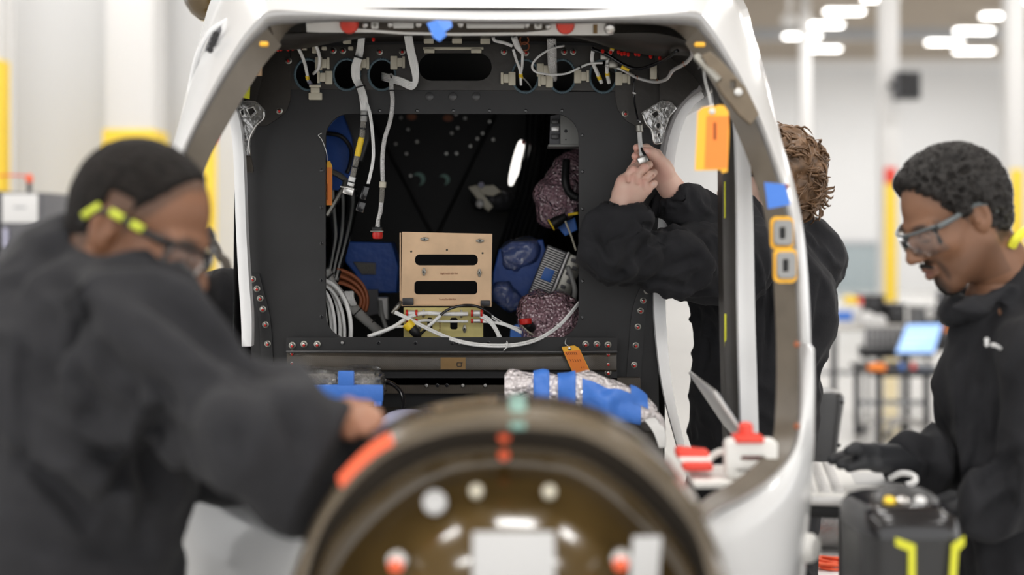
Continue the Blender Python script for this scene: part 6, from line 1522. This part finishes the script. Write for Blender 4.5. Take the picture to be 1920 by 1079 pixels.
t = thing('white_cable', P(1690, 900, 2.6), 'thin white cable loop beside the laptop edge', 'cable')
mk('loop', tube([P(1668, 898, 2.62), P(1690, 888, 2.60), P(1712, 892, 2.58), P(1716, 903, 2.56), P(1700, 910, 2.56)], .0055, 8), M_['paper'], t)
# ---- red and white fixture tray in the windscreen corner
t = thing('fixture_tray', P(1370, 905, 2.42), 'white tray with red clamps standing in the lower right corner of the windscreen', 'tray')
mk('tray', box(P(1372, 897, 2.44), (S(160, 2.44), .14, .012), .004), M_['off_white'], t); mk('tray_rim', box(P(1372, 888, 2.50), (S(160, 2.5), .01, .03), .003), M_['off_white'], t)
mk('clamp', box(P(1298, 851, 2.46), (S(62, 2.46), .05, .018), .006, rot=Matrix.Rotation(.1, 3, 'Y')), M_['red_light'], t, label='red clamp'); mk('clamp', box(P(1306, 873, 2.42), (S(56, 2.42), .05, .014), .005), M_['red_light'], t, label='red clamp')
mk('clamp_pad', box(P(1302, 862, 2.44), (S(60, 2.44), .05, .010), .003), M_['off_white'], t)
mk('frame', plate([rrect(1362, 826, 1452, 892, 8), rrect(1383, 850, 1434, 866, 7), rrect(1376, 876, 1424, 886, 3)], 2.40, .03, .003), M_['off_white'], t, label='white slotted frame')
mk('insert', box(P(1408, 864, 2.425), (S(62, 2.425), .01, S(40, 2.42)), .002), M_['red'], t, label='red insert')
mk('knob', join(box(P(1402, 822, 2.40), (S(54, 2.4), .05, .012), .004), lathe([(.014, 0), (.012, .02), (.006, .024)], P(1398, 818, 2.40), (0, 0, 1), 14)), M_['red_light'], t, label='red knob')
mk('link_arm', tube([P(1325, 866, 2.44), P(1345, 850, 2.43), P(1364, 846, 2.42)], .006, 8), M_['off_white'], t)
# ---- black device with yellow stripes in front of the right worker
t = thing('equipment_case', P(1718, 1200, 2.2), 'black equipment case with glossy top and two yellow stripes at the lower right', 'case')
Yd = 2.20
secs = []
for y, hw, dp in ((1320, 88, .20), (1170, 90, .21), (1060, 95, .22), (1012, 98, .225), (984, 95, .22), (966, 84, .19), (958, 66, .15)):
    cx_ = P(1719, y, Yd); a = S(hw, Yd); n = 36
    secs.append([Vector((cx_.x + a * math.copysign(abs(math.cos(q)) ** .45, math.cos(q)), Yd + .11 + dp / 2 * math.copysign(abs(math.sin(q)) ** .45, math.sin(q)), cx_.z)) for q in [2 * math.pi * k / n for k in range(n)]])
g = loft(secs[:4], closed=True); mk('body', g, M_['case_black'], t, smooth=60)
g = loft(secs[3:], closed=True); g[1].append(tuple(3 * 36 + k for k in range(36))); mk('top_cover', g, M_['black_gloss'], t, smooth=60, label='glossy black top')
c = P(1722, 968, Yd); mk('recess', lathe([(.055, 0), (.050, .004), (.042, .002), (.030, -.008)], Vector((c.x, Yd + .06, c.z + .006)), (0, -.5, 1), 24), M_['grey_plastic'], t)
for dx, m in ((-.030, 'yellow'), (-.008, 'steel'), (.020, 'paper')): mk('button', lathe([(.010, 0), (.009, .008), (.003, .010)], Vector((c.x + dx, Yd + .06, c.z + .008)), (0, -.5, 1), 14), M_[m], t)
for pts in ([(1679, 1008), (1716, 1022), (1716, 1130), (1703, 1130), (1703, 1034), (1679, 1024)], [(1808, 1006), (1784, 1022), (1777, 1130), (1789, 1130), (1796, 1034), (1808, 1022)]):
    mk('yellow_stripe', plate([pts], Yd - .004, .004), M_['tag_lime'], t, smooth=0, label='yellow stripe')
mk('stand_post', cyl((P(1719, 0, Yd).x, Yd + .11, .03), (P(1719, 0, Yd).x, Yd + .11, P(0, 1310, Yd).z), .04, n=16), M_['leg_dark'], t); mk('stand_foot', lathe([(.24, 0), (.24, .02), (.05, .05)], (P(1719, 0, Yd).x, Yd + .11, 0), (0, 0, 1), 24), M_['leg_dark'], t)
# ---- dark rounded case behind the curly-haired worker
t = thing('machine_cover', P(1556, 860, 4.6), 'dark grey rounded machine cover behind the curly-haired worker', 'machine')
secs = []; Yk = 4.6
for y, x0, x1 in ((1430 , 1500, 1565), (1000, 1500, 1570), (860, 1500, 1576), (800, 1500, 1583), (765, 1500, 1589), (748, 1500, 1590), (740, 1500, 1584), (737, 1510, 1572)):
    a = P(x0, y, Yk); b_ = P(x1, y, Yk); cx_ = (a + b_) / 2; hw = (b_.x - a.x) / 2
    z_ = max(a.z, .02)
    secs.append([Vector((cx_.x + hw * math.copysign(abs(math.cos(q)) ** .5, math.cos(q)), Yk + .10 + .10 * math.copysign(abs(math.sin(q)) ** .5, math.sin(q)), z_)) for q in [2 * math.pi * k / 32 for k in range(32)]])
g = loft(secs, closed=True); g[1].append(tuple(7 * 32 + k for k in range(32))); mk('cover', g, M_['grey_plastic'], t, smooth=50)
for x, y in ((1579, 755), (1573, 836)): mk('cover_hole', lathe([(.007, 0), (.005, .001)], P(x, y, Yk - .003), n=12), M_['black'], t)
mk('cover_seam', tube([P(1571, 741, Yk - .002), P(1571, 770, Yk - .001), P(1563, 850, Yk)], .0015, 6), M_['black'], t)
# ---- wrapped roll on a low bench, red cables
zb = P(0, 1068, 3.95).z
t = thing('low_bench', (1.2, 4.1, 0), 'low white bench beside the right worker under the film wrapped roll', 'bench')
mk('top', box((1.22, 4.12, zb - .02), (.84, .50, .04), .006), M_['wall_trim'], t)
for sx in (-.37, .37):
    for sy in (-.21, .21): mk('leg', box((1.22 + sx, 4.12 + sy, (zb - .04) / 2), (.04, .04, zb - .04), .004), M_['beam_grey'], t)
t = thing('film_roll', (1.2, 4.15, zb), 'grey roll wrapped in glossy streaked film on the low bench', 'roll')
mk('roll', tube([(.82, 4.20, zb + .095), (1.1, 4.18, zb + .098), (1.55, 4.14, zb + .093)], [.085, .095, .090], 24, 8), M_['camo'], t, smooth=180)
mk('film_wrap', tube([(.83, 4.20, zb + .097), (1.1, 4.18, zb + .100), (1.54, 4.14, zb + .096)], [.089, .0985, .094], 24, 8), M_['film'], t, smooth=180)
t = thing('cable_tangle', (.93, 3.95, zb), 'tangle of red cable on the low white bench', 'cable')
for k in range(7):
    a0 = rng.uniform(0, 6.28, 4); q = [(.93 + .06 * math.cos(a0[0] + u) * (1 + .3 * (k % 2)), 3.96 + .04 * math.sin(a0[1] + u * 1.3), zb + .006 + .003 * k) for u in np.linspace(0, 5, 9)]
    mk('cable_loop', tube(q, .0045, 6, 4), M_['orange_red'], t, smooth=180)
# ---- tables in the background
def table(x0, x1, y, Y, dp, lab, m, rail=True):
    a = P(x0, y, Y); b_ = P(x1, y, Y); t = thing('work_table', ((a.x + b_.x) / 2, Y, 0), lab, 'table', 'work tables in the background')
    mk('top', box(((a.x + b_.x) / 2, Y + dp / 2, a.z - .02), (b_.x - a.x, dp, .04), .005), m, t)
    for x in (a.x + .04, b_.x - .04):
        for yy_ in (Y + .04, Y + dp - .04): mk('leg', box((x, yy_, (a.z - .04) / 2), (.045, .045, a.z - .04), .004), M_['leg_dark'], t)
    if rail: mk('stretcher', box(((a.x + b_.x) / 2, Y + dp - .04, a.z * .45), (b_.x - a.x - .1, .03, .04), .004), M_['beam_grey'], t)
    return t, a.z
tb1, z1 = table(1556, 1712, 612, 11.0, .9, 'pale work table cluttered with boxes behind the curly-haired worker', M_['table_top'])
tb2, z2 = table(1640, 1800, 697, 10.08, .72, 'low dark table carrying the lit laptop in the background', M_['black'])
def bbox(name, x0, y0, x1, y1, Y, dp, m, lab, cat, parent=None, bev=.01):
    a = P(x0, y1, Y); b_ = P(x1, y0, Y)
    return mk(name, box(((a.x + b_.x) / 2, Y + dp / 2, (a.z + b_.z) / 2), (b_.x - a.x, dp, b_.z - a.z), bev), M_[m], parent, label=lab, cat=cat)
t = thing('supply_box', P(1585, 610, 11.2), 'white and blue supply box with red and yellow lid on the cluttered table', 'box')
bbox('carton', 1562, 572, 1616, 611, 11.15, .25, 'paper', None, None, t); bbox('blue_panel', 1568, 584, 1598, 602, 11.14, .01, 'tape_blue', None, None, t, .002)
bbox('yellow_lid', 1592, 556, 1608, 572, 11.16, .2, 'safety_yellow', None, None, t); bbox('red_lid', 1606, 558, 1618, 576, 11.18, .2, 'red_light', None, None, t)
def crate(x0, y0, x1, y1, Y, lab, m='bin'):
    t = thing('parts_bin', P((x0 + x1) / 2, y1, Y), lab, 'bin', 'black bins in the background')
    bbox('tub', x0 + 3, y0 + 5, x1 - 3, y1, Y, .3, m, None, None, t); bbox('rim', x0, y0, x1, y0 + 5, Y - .02, .34, m, None, None, t, .006)
    bbox('grip', (x0 * 2 + x1) / 3, y0 + 9, (x0 + 2 * x1) / 3, y0 + 14, Y - .012, .03, 'cab_grey', None, None, t, .004)
crate(1618, 554, 1662, 611, 11.3, 'tall black bin on the cluttered table, left of the yellow column guard'); crate(1664, 570, 1702, 611, 11.2, 'low black bin on the cluttered table, under the yellow column guard')
t = thing('crumpled_paper', P(1640, 611, 11.1), 'crumpled white paper lying on the cluttered table', 'paper')
blob('sheet', [P(1628, 604, 11.08), P(1650, 603, 11.08)], [.06, .05], 'paper', t, .02, .02, 12)
t = thing('wire_basket', P(1660, 655, 10.9), 'grey wire basket in front of the cluttered table', 'basket')
bbox('back', 1620, 614, 1700, 652, 10.97, .02, 'cab_grey', None, None, t, .004)
for k in range(9): bbox('bar', 1621 + k * 9.6, 614, 1623 + k * 9.6, 652, 10.86, .015, 'alu', None, None, t, .003)
for y in (614, 632, 649): bbox('rail', 1620, y, 1700, y + 3, 10.85, .015, 'beam_grey', None, None, t, .003)
bbox('floor_tray', 1615, 650, 1695, 672, 10.86, .12, 'bin', None, None, t); 
for x in (1625, 1690): bbox('support', x, 672, x + 4, 822, 10.9, .04, 'leg_dark', None, None, t, .004)
t = thing('orange_handle', P(1640, 697, 10.1), 'orange grip at the left end of the low dark table', 'handle')
mk('grip', tube([P(1627, 690, 10.1), P(1645, 689, 10.1), P(1660, 691, 10.1)], [.02, .032, .028], 12, 4), M_['orange'], t, smooth=180); mk('collar', cyl(P(1658, 691, 10.1), P(1666, 692, 10.15), .02, n=12), M_['leg_dark'], t)
t = thing('laptop', P(1720, 697, 10.3), 'open laptop with a lit pale blue screen on the low dark table', 'laptop')
bbox('base', 1675, 690, 1764, 696, 10.25, .26, 'leg_dark', None, None, t, .004)
q = [P(1676, 664, 10.50), P(1752, 664, 10.50), P(1769, 606, 10.58), P(1698, 607, 10.58)]
mk('screen_lid', (q + [p + Vector((0, .02, 0)) for p in q], [(0, 1, 2, 3), (7, 6, 5, 4), (0, 4, 5, 1), (1, 5, 6, 2), (2, 6, 7, 3), (3, 7, 4, 0)]), M_['black'], t, smooth=0)
cq = sum(q, Vector()) / 4; q2 = [cq + (p - cq) * .93 + Vector((0, -.006, 0)) for p in q]
mk('screen', (q2, [(0, 1, 2, 3)]), M_['screen_blue'], t, smooth=0, label='lit pale blue screen')
for k in range(3):
    f0, f1 = .62 - k * .2, .64 - k * .2; L0 = q2[0].lerp(q2[3], f0); L1 = q2[0].lerp(q2[3], f1); R0 = q2[1].lerp(q2[2], f0); R1_ = q2[1].lerp(q2[2], f1); o_ = Vector((0, -.004, 0))
    mk('screen_line', ([L0.lerp(R0, .06) + o_, R0.lerp(L0, .1 + .2 * k) + o_, R1_.lerp(L1, .1 + .2 * k) + o_, L1.lerp(R1_, .06) + o_], [(0, 1, 2, 3)]), M_['screen_line'], t, smooth=0)
mk('hinge', box(P(1714, 667, 10.49), (.3, .03, .03), .008), M_['leg_dark'], t)
for x, y, m, lab in ((1712, 676, 'red_light', 'small red cap lying by the lit laptop'), (1690, 688, 'tape_blue', 'small blue part lying by the lit laptop')):
    mk('small_part', lathe([(.018, 0), (.02, .02), (.012, .045), (.004, .05)], Vector((P(x, 0, 10.24).x, 10.235, z2)), (0, 0, 1), 14), M_[m], None, lab, 'part')
t = thing('paper_stack', P(1765, 697, 10.25), 'loose white sheets beside the lit laptop', 'paper')
for k in range(3): mk('sheet', box(P(1768, 692 - k * 2, 10.4) + Vector((.01 * k, 0, 0)), (.20, .28, .012), .003, rot=Matrix.Rotation(.3 + .2 * k, 3, 'Z')), M_['paper'], t)
t = thing('equipment_cart', P(1765, 660, 12.0), 'dark equipment cart with grey monitor behind the right worker', 'cart')
bbox('shelf', 1732, 578, 1812, 660, 12.0, .5, 'bin', None, None, t); bbox('monitor', 1758, 545, 1800, 575, 12.1, .06, 'cab_grey', None, None, t); bbox('cylinder', 1740, 580, 1752, 600, 11.9, .08, 'paper', None, None, t, .03)
bbox('drawer', 1738, 612, 1806, 634, 11.98, .03, 'cab_grey', None, None, t, .004)
for x in (1738, 1800): bbox('leg', x, 660, x + 4, 776, 12.05, .05, 'leg_dark', None, None, t, .004)
bbox('orange_block', 1772, 614, 1796, 622, 11.9, .06, 'orange', None, None, t)
t = thing('rolling_stool', P(1690, 820, 10.8), 'rolling stool base with chrome star feet under the background tables', 'stool')
cs = P(1690, 782, 10.8); cs.z = .12
for k in range(5):
    a = 2 * math.pi * k / 5 + .3; e = cs + Vector((math.cos(a) * .30, math.sin(a) * .30, -.05))
    mk('foot_arm', tube([cs, e], [.022, .014], 8), M_['alu'], t, smooth=180); mk('caster', lathe([(.028, -.012), (.028, .012)], e + Vector((0, 0, -.04)), (math.sin(a), -math.cos(a), 0), 12), M_['leg_dark'], t)
mk('column', cyl(cs, cs + Vector((0, 0, .36)), .022, n=12), M_['alu'], t); mk('seat', lathe([(.02, 0), (.17, .01), (.18, .04), (.15, .06), (.02, .065)], cs + Vector((0, 0, .35)), (0, 0, 1), 24), M_['bin'], t)
# ---- cabinets at the left
def cabinet(x0, x1, y0, Y, lab, sign=False):
    a = P(x0, y0, Y); b_ = P(x1, y0, Y); t = thing('cabinet', ((a.x + b_.x) / 2, Y, 0), lab, 'cabinet', 'grey cabinets along the left wall')
    w_ = b_.x - a.x
    mk('body', box(((a.x + b_.x) / 2, Y + .26, a.z / 2), (w_, .5, a.z), .008), M_['cab_grey'], t)
    d_ = mk('door', box(((a.x + b_.x) / 2, Y + .004, a.z / 2 + .02), (w_ - .02, .02, a.z - .10), .004), M_['cab_grey'], t)
    mk('handle', box((a.x + .04, Y - .016, P(0, 446, Y).z), (.024, .02, S(36, Y)), .006), M_['lilac'], d_)
    if sign:
        s0 = P(4, 418, Y - .012); s1 = P(71, 364, Y - .012)
        mk('paper_sign', box(((s0.x + s1.x) / 2, Y - .012, (s0.z + s1.z) / 2), (s1.x - s0.x, .004, s1.z - s0.z), .002), M_['paper'], d_, label='white paper sign')
        mk('sign_print', box(((s0.x + s1.x) / 2, Y - .0145, (s0.z + s1.z) / 2 + .005), ((s1.x - s0.x) * .34, .001, .012)), M_['beam_grey'], d_, smooth=0)
cabinet(-2, 79, 361, 7.0, 'dark grey cabinet with a white paper sign at the left edge', True)
cabinet(98, 152, 371, 8.4, 'dark grey cabinet behind the left worker\'s collar')
cabinet(-110, -6, 358, 7.0, 'dark grey cabinet just outside the left edge')
t = thing('hand_tool', P(55, 361, 7.2), 'small orange and black tool standing on the left cabinet', 'tool')
c = P(55, 361, 7.15)
mk('stem', cyl(c, c + Vector((0, 0, .055)), .012, n=10), M_['leg_dark'], t); mk('head', lathe([(.015, 0), (.02, .015), (.016, .035), (.006, .045)], c + Vector((0, 0, .05)), (0, 0, 1), 12), M_['orange_red'], t)
mk('arm', tube([c + Vector((0, 0, .082)), c + Vector((-.08, 0, .088)), c + Vector((-.16, 0, .085))], .005, 8), M_['red_light'], t)
t = thing('support_strut', P(412, 900, 5.2), 'dark brown strut leaning in the left door opening', 'strut')
mk('bar', tube([P(392, 446, 5.2), P(412, 482, 5.2), P(430, 516, 5.2), P(470, 760, 5.2), Vector((P(470, 0, 5.2).x, 5.2, .02))], .018, 8, 3), M_['carbon'], t); mk('tip', lathe([(.024, -.01), (.026, .02), (.018, .04)], P(392, 446, 5.2), (-.4, 0, .9), 12), M_['black'], t)
mk('foot', lathe([(.12, 0), (.12, .012), (.03, .04)], (P(470, 0, 5.2).x, 5.2, 0), (0, 0, 1), 20), M_['black'], t)
